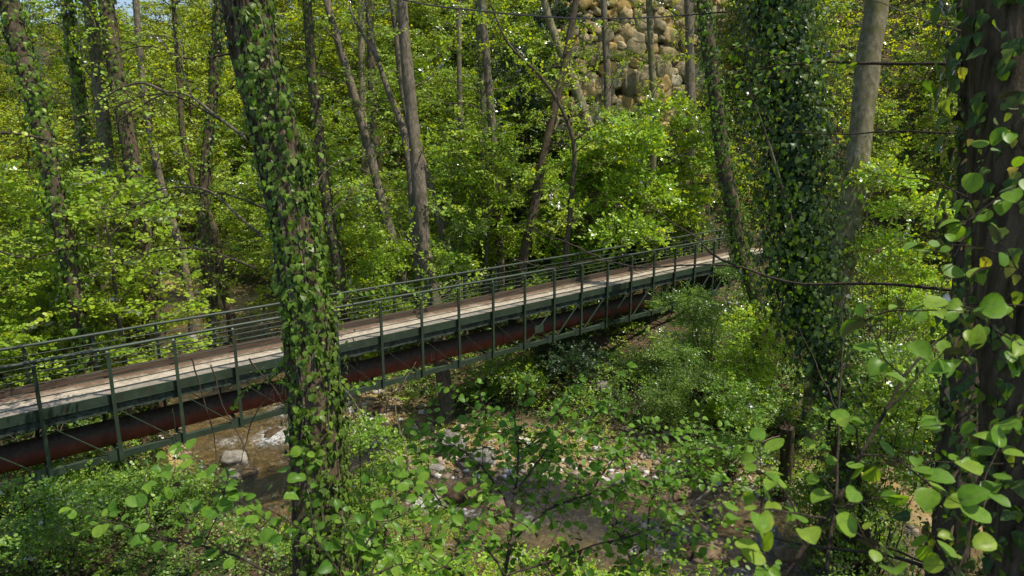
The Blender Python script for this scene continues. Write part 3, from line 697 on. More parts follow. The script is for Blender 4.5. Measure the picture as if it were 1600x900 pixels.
photo_tree('ivy_clad_tree', 'big leaning trunk with furrowed bark and ivy standing before the footbridge', 'tree',
           [(508, 1000), (500, 860), (494, 700), (484, 560), (470, 430), (452, 320), (428, 210), (402, 100), (384, 0), (370, -80)], 10.2,
           [92, 82, 75, 70, 66, 66, 66, 68, 70, 70], 'furrow', 15, 0, ivy1, 80, .016, extra=extra1, cs=1.1, dist_top=9.6,
           branches=[([(405, 232), (370, 205), (330, 175), (300, 152), (262, 145), (200, 178), (130, 232), (60, 262)], 11.5, 14, 6),
                     ([(300, 152), (285, 105), (282, 70), (250, 55), (200, 65)], 12, 13, 3),
                     ([(262, 145), (215, 130), (150, 160), (95, 205)], 12.5, 14, 5),
                     ([(410, 370), (370, 335), (330, 300), (290, 292), (240, 300), (190, 345), (150, 380)], 11, 14, 5)])
# dark trunk at the right edge
def ivy2(mb, Q):
    ivy_on(mb, Q, 3600, .075, (.015, .2), patch=.25, seed=2)
    ivy_on(mb, Q, 900, .075, (.1, .45), patch=.5, seed=3, face=-right-FW*.6)
photo_tree('ivy_clad_tree', 'dark close trunk with large ivy leaves at the right edge', 'tree',
           [(1640, 980), (1628, 800), (1620, 600), (1610, 400), (1598, 200), (1588, 0), (1584, -120)], 4.3, [170, 165, 160, 155, 150, 146, 140], 'furrow', 13, None, ivy2, 60, .014, cs=1.1)
# second dark trunk behind it
def ivy2b(mb, Q): ivy_on(mb, Q, 2600, .08, (.02, .2), patch=.5, seed=5)
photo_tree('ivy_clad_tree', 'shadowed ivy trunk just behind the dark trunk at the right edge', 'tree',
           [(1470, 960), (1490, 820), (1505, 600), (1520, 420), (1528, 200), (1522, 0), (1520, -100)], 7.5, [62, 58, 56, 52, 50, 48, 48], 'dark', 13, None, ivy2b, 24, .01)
# massive ivy tree
def ivy3(mb, Q):
    ivy_on(mb, Q, 12500, .105, (.02, 1.0), zr=lambda z: np.clip((z+1)/3.5, .25, 1), patch=.55, seed=7)
    ivy_on(mb, Q, 3800, .11, (.4, 1.6), zr=lambda z: np.clip((z+.5)/4, .1, 1)*(z < 9), patch=.9, seed=8)
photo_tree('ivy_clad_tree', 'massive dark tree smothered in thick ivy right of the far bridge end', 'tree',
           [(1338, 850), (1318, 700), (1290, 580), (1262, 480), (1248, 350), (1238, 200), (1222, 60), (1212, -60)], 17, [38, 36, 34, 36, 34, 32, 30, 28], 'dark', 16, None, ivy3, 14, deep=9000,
           branches=[([(1240, 360), (1215, 270), (1190, 190), (1170, 140)], 16.5, 16, 9)])
def ivy4(mb, Q):
    ivy_on(mb, Q, 4200, .10, (.02, .26), patch=.35, seed=9, zr=lambda z: np.clip(1.2-.03*z, 0, 1))
photo_tree('ivy_clad_tree', 'slim ivy covered trunk leaning over the far right end of the railings', 'tree',
           [(1185, 470), (1160, 400), (1145, 330), (1130, 250), (1118, 150), (1104, 50), (1092, -60)], 25, [26, 25, 24, 23, 22, 21, 20], 'dark', 16, None, ivy4)
photo_tree('bare_trunk_tree', 'pale bare leaning trunk on the sunny slope right of the massive ivy tree', 'tree',
           [(1300, 480), (1318, 400), (1330, 320), (1343, 220), (1356, 100), (1370, 0), (1380, -80)], 22, [44, 40, 38, 36, 36, 36, 35], 'pale', 17, None, None, 18)
# twin trunks behind the bridge
photo_tree('twin_stemmed_tree', 'straight grey tree rooted on the gravel bank and rising behind the footbridge', 'tree',
           [(699, 655), (697, 620), (688, 560), (676, 470), (664, 400), (656, 300), (645, 190), (634, 80), (628, 0), (624, -60)], 25.2, [28, 24, 21, 23, 23, 22, 20, 18, 17, 16], 'grey', 17, 2, None, 16,
           branches=[([(660, 440), (648, 340), (641, 260), (628, 195), (602, 130), (582, 60), (572, 0), (566, -60)], 25.6, 27, 22),
                     ([(592, 95), (565, 50), (548, 15), (545, -40)], 26, 27, 8)])
trees = [
 ('slender_tree', 'slender dark trunk leaning left in front of the bright far bank', [(628, 425), (600, 330), (578, 240), (548, 130), (515, 20), (495, -60)], 30, [16, 15, 14, 13, 12, 12], 'grey', None, None),
 ('slender_tree', 'thin straight trunk, left one of the close pair behind the railings', [(760, 400), (757, 300), (755, 150), (748, 20), (745, -60)], 33, [15, 13, 12, 11, 11], 'grey', None, 900),
 ('slender_tree', 'thin straight trunk, right one of the close pair behind the railings', [(781, 410), (776, 300), (767, 170), (757, 60), (750, -60)], 32, [14, 13, 12, 12, 11], 'grey', None, None),
 ('slender_tree', 'thin curved trunk left of the close pair behind the railings', [(750, 345), (737, 310), (722, 230), (718, 120), (717, 0), (717, -60)], 36, [11, 10, 9, 8, 8, 8], 'grey', 1, None),
 ('slender_tree', 'crooked trunk curving right of the twin tree down to the railings', [(715, 430), (695, 370), (672, 290), (655, 240), (640, 200)], 30, [16, 15, 13, 12, 10], 'grey', None, None),
 ('slender_tree', 'brown trunk leaning right behind the middle of the far handrail', [(817, 410), (830, 345), (846, 260), (862, 190), (884, 90), (900, 0), (908, -60)], 30, [16, 15, 14, 13, 11, 10, 10], 'dark', None, None),
 ('slender_tree', 'very thin dark sapling trunk curving left behind the far handrail', [(884, 400), (892, 320), (897, 230), (880, 175), (845, 120), (800, 75), (780, 40)], 28, [9, 8, 7, 6, 5, 4, 3], 'dark', None, None),
 ('slender_tree', 'yellow green mossy leaning trunk below the stone walls', [(922, 215), (910, 170), (893, 120), (868, 60), (850, 0), (845, -50)], 34, [19, 17, 15, 13, 12, 12], 'pale', None, None),
 ('slender_tree', 'bare trunk in front of the left end of the stone walls', [(948, 200), (949, 120), (945, 50), (941, -60)], 37, [11, 11, 10, 10], 'grey', None, None),
 ('slender_tree', 'pale bare trunk in front of the middle of the stone walls', [(1021, 170), (1019, 110), (1016, 50), (1013, -60)], 38, [12, 11, 10, 10], 'pale', None, None),
 ('slender_tree', 'bare trunk in front of the right end of the stone walls', [(1080, 175), (1078, 110), (1077, 40), (1074, -60)], 38, [16, 15, 14, 13], 'grey', None, None),
 ('ivy_clad_tree', 'dark ivy trunk leaning in at the upper left corner', [(110, 420), (88, 310), (62, 190), (32, 80), (8, -20), (-6, -60)], 19, [26, 26, 26, 28, 28, 28], 'dark', 3, 3600),
 ('woodland_tree', 'sunlit pinkish trunk, left one of three tall trunks on the left bank', [(150, 420), (140, 300), (125, 180), (112, 80), (100, -20), (96, -60)], 27, [18, 17, 16, 15, 14, 14], 'grey', None, None),
 ('woodland_tree', 'reddish trunk in the middle of three tall trunks on the left bank', [(214, 590), (204, 480), (188, 380), (170, 260), (152, 110), (138, -10), (134, -60)], 25, [24, 23, 22, 21, 20, 19, 18], 'grey', None, 500),
 ('woodland_tree', 'thick trunk, right one of three tall trunks on the left bank', [(240, 580), (236, 470), (222, 360), (203, 230), (180, 110), (165, -10), (160, -60)], 24.5, [32, 30, 28, 26, 24, 22, 22], 'dark', 2, 900),
 ('ivy_clad_tree', 'short ivy wrapped trunk on the bank behind the left railings', [(158, 560), (150, 500), (144, 440), (138, 360), (136, 260)], 26, [26, 24, 22, 18, 16], 'dark', None, 2600),
 ('woodland_tree', 'dark ivy speckled trunk left of the big leaning trunk', [(330, 470), (318, 360), (322, 250), (334, 130), (342, 0), (344, -60)], 29, [20, 18, 17, 16, 15, 15], 'dark', None, 1500),
 ('woodland_tree', 'thin crooked trunk rising from the far left bank', [(300, 495), (285, 400), (255, 300), (232, 190), (218, 80), (210, -40)], 36, [14, 13, 12, 11, 10, 10], 'grey', 0, None),
 ('woodland_tree', 'straight trunk right beside the big leaning trunk with ivy at its foot', [(530, 430), (516, 350), (500, 230), (487, 110), (480, 0), (478, -60)], 27, [20, 18, 17, 16, 15, 15], 'dark', None, 1300),
 ('woodland_tree', 'pale thin trunk far behind the twin tree', [(575, 330), (568, 220), (566, 120), (563, 0), (560, -60)], 42, [13, 12, 11, 11, 10], 'pale', None, None),
 ('woodland_tree', 'dark ivy trunk far behind the left part of the twin tree', [(592, 300), (585, 200), (580, 100), (578, 0), (576, -60)], 40, [15, 14, 13, 12, 12], 'dark', None, 600),
 ('woodland_tree', 'crooked dark trunk leaning over the stream behind the left railings', [(362, 505), (345, 430), (335, 360), (300, 280), (285, 200), (280, 120)], 33, [15, 13, 12, 10, 9, 8], 'dark', 3, 300),
]
for name, lab, pix, dist, wp, bk, cr, iv in trees:
    f = None
    if iv: f = (lambda c: (lambda mb, Q: ivy_on(mb, Q, c, .12, (.02, .3 if c > 2000 else .14), patch=.45, seed=c*.37)))(iv)
    photo_tree(name, lab, 'tree', pix, dist, wp, bk, 16, cr, f, 10)
# broken stump on the right slope
sp = atd(1226, 748, 20.3); sp[2] = gz(sp[0], sp[1]); 
topz = atd(1224, 655, 20.3)[2]
P = np.array([sp-[0, 0, .2], sp+[0, 0, .25], sp+[.05, .03, (topz-sp[2])*.5], sp+[.0, .06, topz-sp[2]-.1]]); mb, Q = trunk_mesh(P, np.array([.36, .24, .2, .19]), 26, .014, 3, .06)
for q in range(16):      # splintered top
    a_ = q*.39; r_ = R.uniform(.05, .17); b_ = Q[-1, :3]+np.array([cos(a_)*r_, sin(a_)*r_, -.06]); mb.tube([b_, b_+[R.randn()*.02, R.randn()*.02, R.uniform(.08, .3)*(1.3 if 1 < a_ < 3 else .7)]], [R.uniform(.03, .05), .004], 5)
root = empty('tree_stump', sp); tag(root, 'broken brown dead stump standing on the shady right slope', 'stump'); mb.obj('trunk', B['rot'], root).location = -Vector(sp)
mb = MB(); ivy_on(mb, Q, 60, .08, (.01, .08), patch=.6); mb.obj('ivy', L['ivy'], root).location = -Vector(sp)

# ------------------------------------------------------------------ woodland beyond
def copies(set_, name, label, group, spots, parts=('trunk', 'limbs', 'crown')):
    for (x, y, s, k) in spots:
        v = set_[k % len(set_)]; root = empty(name, (x, y, gz(x, y)-.05), R.rand()*6.28); tag(root, label, 'tree' if 'shrub' not in name else 'shrub', group)
        part('trunk', v[2], root, s=s); part('limbs', v[0], root, s=s); part('crown', v[1], root, s=(s*R.uniform(.85, 1.2), s*R.uniform(.85, 1.2), s))
def okspot(x, y, top, margin=1.2, win=True):
    D, sg = streamD(np.array(x), np.array(y))
    if D < halfw(np.array(y))+margin: return False
    if -6 < x < 34 and y < 3.2: return False
    px, py, dd = topix((x, y, gz(x, y)+top)); 
    if dd < 3: return False
    if win and 835 < px < 1130 and dd < 52 and py < 190: return False      # open view of the walls
    return True
sp_low, sp_far, sp_edge, sp_hill = [], [], [], []
for gx in np.arange(-26, 46, 3.6):
    for gy in np.arange(5, 46, 3.7):
        x = gx+R.uniform(-1.5, 1.5); y = gy+R.uniform(-1.5, 1.5); s = R.uniform(.7, 1.15)
        if not okspot(x, y, 8.2*s): continue
        px, py, dd = topix((x, y, gz(x, y)+4))
        if not (-250 < px < 1800): continue
        if 430 < px < 1130 and dd < (30 if px < 800 else 38): continue
        if px < 430 and dd < 20: s *= .8
        if x-y*.0 > 26 and dd < 40 and px < 1300: continue
        (sp_low if px < 560 else sp_edge).append((x, y, s, R.randint(4)))
for gx in np.arange(-40, 105, 6.):
    for gy in np.arange(34, 112, 6.):
        x = gx+R.uniform(-2.4, 2.4); y = gy+R.uniform(-2.4, 2.4); s = R.uniform(.8, 1.25)
        if not okspot(x, y, 12*s): continue
        px, py, dd = topix((x, y, gz(x, y)+6))
        if -200 < px < 1800 and dd < 88: sp_far.append((x, y, s, R.randint(3)))
for gx in np.arange(24, 80, 4.6):
    for gy in np.arange(-26, 30, 4.6):
        x = gx+R.uniform(-1.8, 1.8); y = gy+R.uniform(-1.8, 1.8); s = R.uniform(.7, 1.1)
        if not okspot(x, y, 8*s): continue
        px, py, dd = topix((x, y, gz(x, y)+4))
        if dd < 27 or px > 1850 or px < 900: continue
        if 1290 < px < 1470 and dd < 48 and R.rand() < .75: continue
        sp_hill.append((x, y, s, R.randint(4)))
copies(CL, 'woodland_tree', 'slender leafy tree in the wood on the left bank beyond the footbridge', 'leafy trees of the left bank wood', sp_low)
copies(CL, 'woodland_tree', 'slender leafy tree on the bank behind the middle of the footbridge', 'leafy trees on the far bank', sp_edge)
copies(CF, 'woodland_tree', 'tall leafy tree far back in the wood closing the valley', 'tall trees far back in the valley', sp_far)
copies(CL, 'woodland_tree', 'small leafy tree growing on the steep right hillside', 'small trees of the right hillside', sp_hill)
print('trees', len(sp_low), len(sp_edge), len(sp_far), len(sp_hill))
# shade canopy: an unseen tree, added so its crown darkens the right edge trunk
sp_c = [(8.8, -22.3, 1.0, 1)]
for x, y, s, k in sp_c:
    z0 = gz(x, y); r_ = math.hypot(x-CAM[0], y-CAM[1]); need = max(CAM[2]+r_*.2+2.6, z0+7)
    root = empty('woodland_tree', (x, y, z0)); tag(root, 'unseen leafy tree added to shade the dark trunk at the right edge', 'tree', 'added shade trees')
    P = np.array([(0, 0, -.3), (.1, 0, 3), (.2, .1, need-z0), (.15, .2, need-z0+6.5*s)]); 
    px, py, dd = topix((x, y, z0+3))
    mb, Q = trunk_mesh(P, np.array([.3, .22, .18, .03]), 10, 0, x, .4); mb.obj('trunk', B['dark'], root)
    part('limbs', CH[k][0], root, (.15, .1, need-z0), R.rand()*6, s*1.15); part('crown', CH[k][1], root, (.15, .1, need-z0), R.rand()*6, s*1.15)

# ------------------------------------------------------------------ shrubs with their own place
def shrub(name, label, px, py, dist, rad, height, n, size, mat, kind='hex', seed=0, nl=9, stems=7, lsp=.34, cat='shrub', flat=.45):
    p = atd(px, py, dist); zc = p[2]; g_ = gz(p[0], p[1]); c = np.array([p[0], p[1], 0.])
    root = empty(name, (p[0], p[1], g_)); tag(root, label, cat)
    zlo = max(g_+.1, zc-height/2); tall = (zc+height/2-g_)/height; m = int(n*min(2.2, max(1, tall*.85)))
    lob = 9; LC = np.stack([R.randn(lob)*rad*.42, R.randn(lob)*rad*.42, np.linspace(min(.35*rad, zlo-g_+height*.15), zc-g_+height*.42, lob)+R.randn(lob)*.1], 1); lr = rad*R.uniform(.35, .62, lob)
    k = R.randint(0, lob, m); u = norm(R.randn(m, 3)); u[:, 2] = np.abs(u[:, 2])*.9-.25
    O = LC[k]+u*(lr[k]*(.55+.5*R.rand(m)))[:, None]*[1, 1, .7]; O[:, 2] = np.maximum(O[:, 2], .05+.1*R.rand(m))
    mb = MB(); sprays(mb, O, u*[1, 1, .35]+R.randn(m, 3)*.35, nl, lsp, size, kind, flat); mb.obj('foliage', mat, root)
    mb = MB()
    for s in range(stems+lob):
        tgt = LC[s % lob]+R.randn(3)*rad*.2; b = np.array([R.randn()*.12, R.randn()*.12, -.15]); mid = (b+tgt)/2+R.randn(3)*rad*.12
        mb.tube(smooth_path([b, mid, tgt], 8), np.linspace(.022, .005, 8), 5)
    mb.obj('stems', B['twig'], root); return root
shrub('leafy_shrub', 'large bright green shrub on the far bank below the stone walls', 1010, 265, 33, 3.1, 4.0, 1300, .15, L['bright'], nl=10, lsp=.7)
shrub('leafy_shrub', 'bright shrub left of the large one, half behind a thin dark sapling', 880, 300, 33, 2.0, 2.6, 600, .13, L['bright'], nl=10, lsp=.6)
shrub('leafy_shrub', 'light green shrub with drooping sprays right of the large bright one', 1090, 215, 33, 1.8, 3.2, 560, .14, L['canopy'], nl=10, lsp=.6)
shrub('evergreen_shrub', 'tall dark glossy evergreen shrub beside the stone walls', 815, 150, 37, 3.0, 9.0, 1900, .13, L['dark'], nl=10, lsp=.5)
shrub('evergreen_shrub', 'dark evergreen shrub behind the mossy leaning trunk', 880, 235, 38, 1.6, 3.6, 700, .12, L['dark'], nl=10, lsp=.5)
shrub('leafy_shrub', 'sunlit bright shrub at the foot of the big leaning trunk', 650, 765, 15.0, .95, 1.7, 620, .06, L['bright'], 'lance', nl=11, lsp=.3, flat=.7)
shrub('leafy_shrub', 'dense small leaved shrub directly right of the big leaning trunk', 570, 715, 12.2, .6, 1.7, 420, .055, L['under'], nl=10, lsp=.28)
shrub('bramble_bush', 'tangled bramble bush reaching up to the bottom of the bridge truss at left', 130, 790, 16.0, 1.6, 1.3, 760, .07, L['under'], nl=9, lsp=.36)
shrub('bramble_bush', 'low bramble bush hanging over the left edge of the stream', 262, 790, 15.5, 1.1, 1.3, 420, .07, L['under'], nl=9, lsp=.34)
shrub('bramble_bush', 'dark bramble bush at the lower left corner', 40, 830, 12.5, 1.2, 1.2, 420, .07, L['under'], nl=9, lsp=.34)
shrub('silvery_shrub', 'pale glinting shrub crowding against the far right truss end', 1105, 480, 25.5, 1.5, 2.3, 1100, .085, L['under'], 'lance', nl=12, lsp=.4)
shrub('silvery_shrub', 'pale glinting shrub spreading below the far right bridge end', 1060, 585, 23.5, 1.3, 2.0, 800, .08, L['under'], 'lance', nl=11, lsp=.38)
shrub('leafy_shrub', 'leafy shrub between the silvery shrubs and the massive ivy tree', 1190, 520, 22.5, 1.5, 2.2, 800, .085, L['bright'], nl=10, lsp=.4)
shrub('leafy_shrub', 'shaded shrub above the gravel bar beside the broken stump', 1145, 655, 21.0, 1.2, 1.6, 560, .08, L['under'], nl=10, lsp=.38)
shrub('ivy_thicket', 'dark ivy thicket under the middle right of the bridge truss', 905, 575, 26.5, 1.6, 1.6, 620, .1, L['dark'], nl=9, lsp=.4)
shrub('ivy_thicket', 'green ivy thicket under the bridge right of the twin tree', 800, 600, 25.5, 1.3, 1.1, 420, .09, L['under'], nl=9, lsp=.36)
shrub('leafy_shrub', 'sunlit shrub on the slope right of the pale bare trunk', 1420, 330, 21, 1.6, 2.4, 700, .1, L['bright'], nl=10, lsp=.45)
shrub('leafy_shrub', 'shady shrub on the lower right slope behind the near alder leaves', 1400, 640, 16, 1.5, 2.2, 700, .08, L['under'], nl=10, lsp=.4)
shrub('leafy_shrub', 'shady shrub low on the right slope right of the broken stump', 1320, 760, 17.5, 1.0, 1.4, 360, .075, L['under'], nl=10, lsp=.36)
shrub('leafy_shrub', 'bright low shrub on the far bank behind the left third of the railings', 585, 400, 28, 1.6, 1.8, 620, .09, L['canopy'], nl=10, lsp=.45)
shrub('silvery_shrub', 'pale glinting bushes just behind the railings right of the twin tree', 710, 375, 29.5, 1.8, 1.8, 760, .085, L['under'], 'lance', nl=11, lsp=.42)
shrub('leafy_shrub', 'green shrub on the bank behind the left end of the railings', 60, 500, 22, 2.0, 2.2, 800, .1, L['canopy'], nl=10, lsp=.45)

# ------------------------------------------------------------------ ground cover (stuff)
def cover(name, label, cat, xr, yr, n, size, mat, hgt, keep, kind='hex', clump=1.6, nl=7, lsp=.3, z0=.03):
    x = R.uniform(*xr, n); y = R.uniform(*yr, n); k = keep(x, y); x, y = x[k], y[k]
    D, sg = streamD(x, y); k = D > halfw(y)+.25+.35*fbm(x, y, .9); x, y = x[k], y[k]
    z = H(x, y); m = len(x)
    hb = hgt*(.35+.65*np.clip(.5+fbm(x, y, clump, 3.)*.9, 0, 1)); t = R.rand(m)**.45
    O = np.stack([x, y, z+z0+hb*t], 1)
    mb = MB(); sprays(mb, O, np.stack([R.randn(m), R.randn(m), .35*np.ones(m)], 1), nl, lsp, size, kind, .5); o = mb.obj(name, mat); tag(o, label, cat, kind='stuff'); return o
def vis(x, y, lo=-150, hi=1750):
    d = np.stack([x-CAM[0], y-CAM[1]], 1); D = d[:, 0]*sin(YAW)+d[:, 1]*cos(YAW); s = d[:, 0]*cos(YAW)-d[:, 1]*sin(YAW)
    u = 800+F*s/np.maximum(D, .1)/1.0; return (D > 4) & (u > lo) & (u < hi)
D_ = lambda x, y: streamD(x, y)[0]
cover('undergrowth', 'low green leafy ground cover on the near left bank', 'undergrowth', (-8, 5), (-12, 4), 9000, .06, L['under'], .55, lambda x, y: vis(x, y), nl=8, lsp=.28)
cover('undergrowth', 'dense leafy undergrowth on the right slope below the bridge end', 'undergrowth', (13, 32), (-16, -.8), 17000, .075, L['under'], 1.0,
      lambda x, y: vis(x, y) & (D_(x, y) > halfw(y)+2.8+1.5*fbm(x, y, .7)) & (R.rand(len(x)) < .35+.65*(fbm(x, y, .45, 5) > -.12)), nl=8, lsp=.34)
cover('undergrowth', 'leafy undergrowth on the far bank behind the footbridge', 'undergrowth', (8, 42), (1.8, 32), 19000, .10, L['under'], .9,
      lambda x, y: vis(x, y) & (D_(x, y) > halfw(y)+2.+2.*fbm(x, y, .5, 2)) & (fbm(x, y, .35, 1) > -.22), nl=8, lsp=.42)
cover('undergrowth', 'green undergrowth of the left bank wood beyond the footbridge', 'undergrowth', (-26, 8), (3, 46), 12000, .10, L['under'], .8,
      lambda x, y: vis(x, y) & (streamD(x, y)[1] < 0) & (fbm(x, y, .4, 1) > -.25), nl=8, lsp=.42)
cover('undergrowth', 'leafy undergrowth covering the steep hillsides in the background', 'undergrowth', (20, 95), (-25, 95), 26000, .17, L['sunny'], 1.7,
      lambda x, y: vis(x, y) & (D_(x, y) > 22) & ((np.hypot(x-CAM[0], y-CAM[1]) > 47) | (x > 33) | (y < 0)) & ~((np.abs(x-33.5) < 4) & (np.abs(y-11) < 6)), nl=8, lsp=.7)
cover('undergrowth', 'weeds growing under the bridge and on the gravel bank edge', 'undergrowth', (8, 21), (-10, 3), 6500, .065, L['bright'], .45,
      lambda x, y: vis(x, y) & (D_(x, y) > halfw(y)+.8) & (fbm(x, y, .8, 4) > .0), nl=7, lsp=.25)
cover('undergrowth', 'shady leafy undergrowth on the near bank at the lower right', 'undergrowth', (3, 17), (-18, -4), 9500, .06, L['bright'], .9,
      lambda x, y: vis(x, y) & (streamD(x, y)[1] < 0) & (np.hypot(x-CAM[0], y-CAM[1]) > 8), nl=8, lsp=.3)
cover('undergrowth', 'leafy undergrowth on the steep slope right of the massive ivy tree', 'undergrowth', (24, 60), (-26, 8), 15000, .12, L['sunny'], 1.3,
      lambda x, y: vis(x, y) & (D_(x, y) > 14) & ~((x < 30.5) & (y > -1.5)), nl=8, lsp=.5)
cover('undergrowth', 'leafy undergrowth far behind the left bank wood', 'undergrowth', (-60, 24), (44, 100), 9000, .2, L['sunny'], 2.0,
      lambda x, y: vis(x, y), nl=8, lsp=.8)
def wall_plants():
    mb = MB()
    for (root, A, d, ln, nrm), ztop, n, of in ((w1, lowz1, 330, .1), (w2, upz1, 120, .0)):
        s = R.uniform(-1, ln+1, n); O = np.stack([A[0]+d[0]*s, A[1]+d[1]*s, np.full(n, ztop)-.0], 1)+R.randn(n, 3)*[.2, .2, .14]
        O[:, :2] -= nrm*R.uniform(-.1, .9, n)[:, None]
        sprays(mb, O, np.concatenate([np.tile(nrm, (n, 1))+R.randn(n, 2)*.6, R.uniform(-.9, .9, (n, 1))], 1), 10, .5, .12, 'lance', .7)
    tag(mb.obj('grass', L['bright']), 'grass and weeds spilling over the ledge between the stone wall tiers', 'grass', kind='stuff')
wall_plants()

# leaf litter, pebbles, twigs
def litter():
    n = 42000; x = R.uniform(-8, 34, n); y = R.uniform(-15, 24, n); D, sg = streamD(x, y)
    k = vis(x, y) & (D > halfw(y)+.1+.5*fbm(x, y, 1.1)); x, y = x[k], y[k]; m = len(x); mb = MB()
    leaves(mb, np.stack([x, y, H(x, y)+.02+.02*R.rand(m)], 1), np.stack([R.randn(m), R.randn(m), R.randn(m)*.25], 1), np.stack([R.randn(m)*.5, R.randn(m)*.5, np.ones(m)], 1), .035+.06*R.rand(m))
    tag(mb.obj('leaf_litter', M['litter']), 'brown fallen leaves lying over the banks', 'leaf litter', kind='stuff')
litter()
import bmesh
def ico(sub):
    bm = bmesh.new(); bmesh.ops.create_icosphere(bm, subdivisions=sub, radius=1); V = np.array([v.co[:] for v in bm.verts]); Fc = np.array([[v.index for v in f.verts] for f in bm.faces]); bm.free(); return V, Fc
def pebbles():
    V0, F0 = ico(1); V1, F1 = ico(2); mb = MB()
    n = 16000; x = R.uniform(2, 18, n); y = R.uniform(-13, 9, n); D, sg = streamD(x, y); e = D-halfw(y)
    pk = np.clip(1.1-np.abs(e-.6)/2.6, 0, 1)*(sg > 0)+.55*(e < .2)*(fbm(x, y, .9, 2) > .0)+.5*(sg < 0)*np.clip(1-np.abs(e)/.9, 0, 1)
    k = (R.rand(n) < pk) & vis(x, y); x, y = x[k], y[k]; m = len(x); s = .025+.12*R.rand(m)**3.2+.02*R.rand(m); z = H(x, y)
    for i in range(m):
        V, Fc = (V1, F1) if s[i] > .06 else (V0, F0)
        a = R.rand()*6.28; q = V*(1+.22*R.randn(len(V), 1)*(.5 if s[i] > .06 else .7))*[s[i]*R.uniform(.9, 1.5), s[i], s[i]*R.uniform(.5, .85)]
        q = np.stack([q[:, 0]*cos(a)-q[:, 1]*sin(a), q[:, 0]*sin(a)+q[:, 1]*cos(a), q[:, 2]], 1)+[x[i], y[i], z[i]+s[i]*.2]
        mb.add(q, Fc, .02+.96*R.rand())
    tag(mb.obj('pebbles', M['pebble']), 'river pebbles and gravel lying along the stream', 'pebbles', kind='stuff')
pebbles()
def sticks():
    mb = MB()
    for k in range(420):
        x = R.uniform(8, 22); y = R.uniform(-12, 4); D, sg = streamD(np.array(x), np.array(y))
        if sg < 0 or D < halfw(y)+1.4: continue
        a = R.rand()*6.28; ln = R.uniform(.3, 1.5); d = np.array([cos(a), sin(a)]); P = []
        for q in range(5):
            u = (q/4-.5)*ln; p = np.array([x, y])+d*u+R.randn(2)*.03; P.append((*p, gz(*p)+.05+.12*R.rand()))
        mb.tube(P, np.linspace(.011, .004, 5), 4)
    tag(mb.obj('brushwood', B['dry']), 'dry fallen twigs strewn over the gravel bank', 'twigs', kind='stuff')
sticks()

def dry(name, label, xr, yr, n, hmax, keep):
    mb = MB()
    for k in range(n):
        x = R.uniform(*xr); y = R.uniform(*yr); D, sg = streamD(np.array(x), np.array(y))
        if D < halfw(np.array(y))+1 or not keep(x, y): continue
        P = [np.array([x, y, gz(x, y)])]; d = norm(np.array([R.randn()*.6, R.randn()*.6, R.uniform(.3, 1.2)])); ln = R.uniform(.6, hmax)
        for q in range(6): d = norm(d+R.randn(3)*.22+[0, 0, -.08]); P.append(P[-1]+d*ln/6)
        mb.tube(np.array(P), np.linspace(.012, .003, 7), 4, False)
        q = P[3]; d2 = norm(d+R.randn(3)*.6); mb.tube([q, q+d2*ln*.2, q+norm(d2+R.randn(3)*.3)*ln*.4], [.006, .004, .002], 3, False)
    tag(mb.obj(name, B['dry']), label, 'twigs', kind='stuff')
dry('brushwood', 'dry pale twigs tangled through the undergrowth of the right slope', (14, 30), (-14, -1), 700, 2.2, lambda x, y: True)
dry('brushwood', 'dry pale twigs tangled through the undergrowth behind the footbridge', (-4, 34), (2.5, 24), 1300, 2.6, lambda x, y: True)
dry('brushwood', 'dry pale twigs standing in the near left bank cover', (-4, 6), (-7, 2), 160, 1.1, lambda x, y: streamD(np.array(x), np.array(y))[1] < 0)
# boulders
BV, BF = ico(4)
def boulder(label, px, py, dist, size, mat, seed, sink=.35, group=None, on='ground'):
    p = hit(px, py); x, y = p[0], p[1]; z = gz(x, y)
    rs = np.random.RandomState(seed); sd = rs.rand(3)*50; s = np.array(size)/2
    V = np.sign(BV)*np.abs(BV)**.86
    n = np.array([mnoise.noise(Vector(v*1.1+sd))*.42+mnoise.noise(Vector(v*2.7+sd))*.16+mnoise.noise(Vector(v*7+sd))*.035 for v in BV])
    V = V*(1+n)[:, None]*s; a = rs.rand()*6.28
    V = np.stack([V[:, 0]*cos(a)-V[:, 1]*sin(a), V[:, 0]*sin(a)+V[:, 1]*cos(a), V[:, 2]], 1)
    mb = MB(); mb.add(V, BF); o = mb.obj('boulder', mat, loc=(x, y, max(z, WATER-.1)+s[2]*(1-2*sink))); tag(o, label, 'boulder', group)
G, Tn, Wt, Ms = M['granite'], M['tan_rock'], M['wet_rock'], M['mossy']
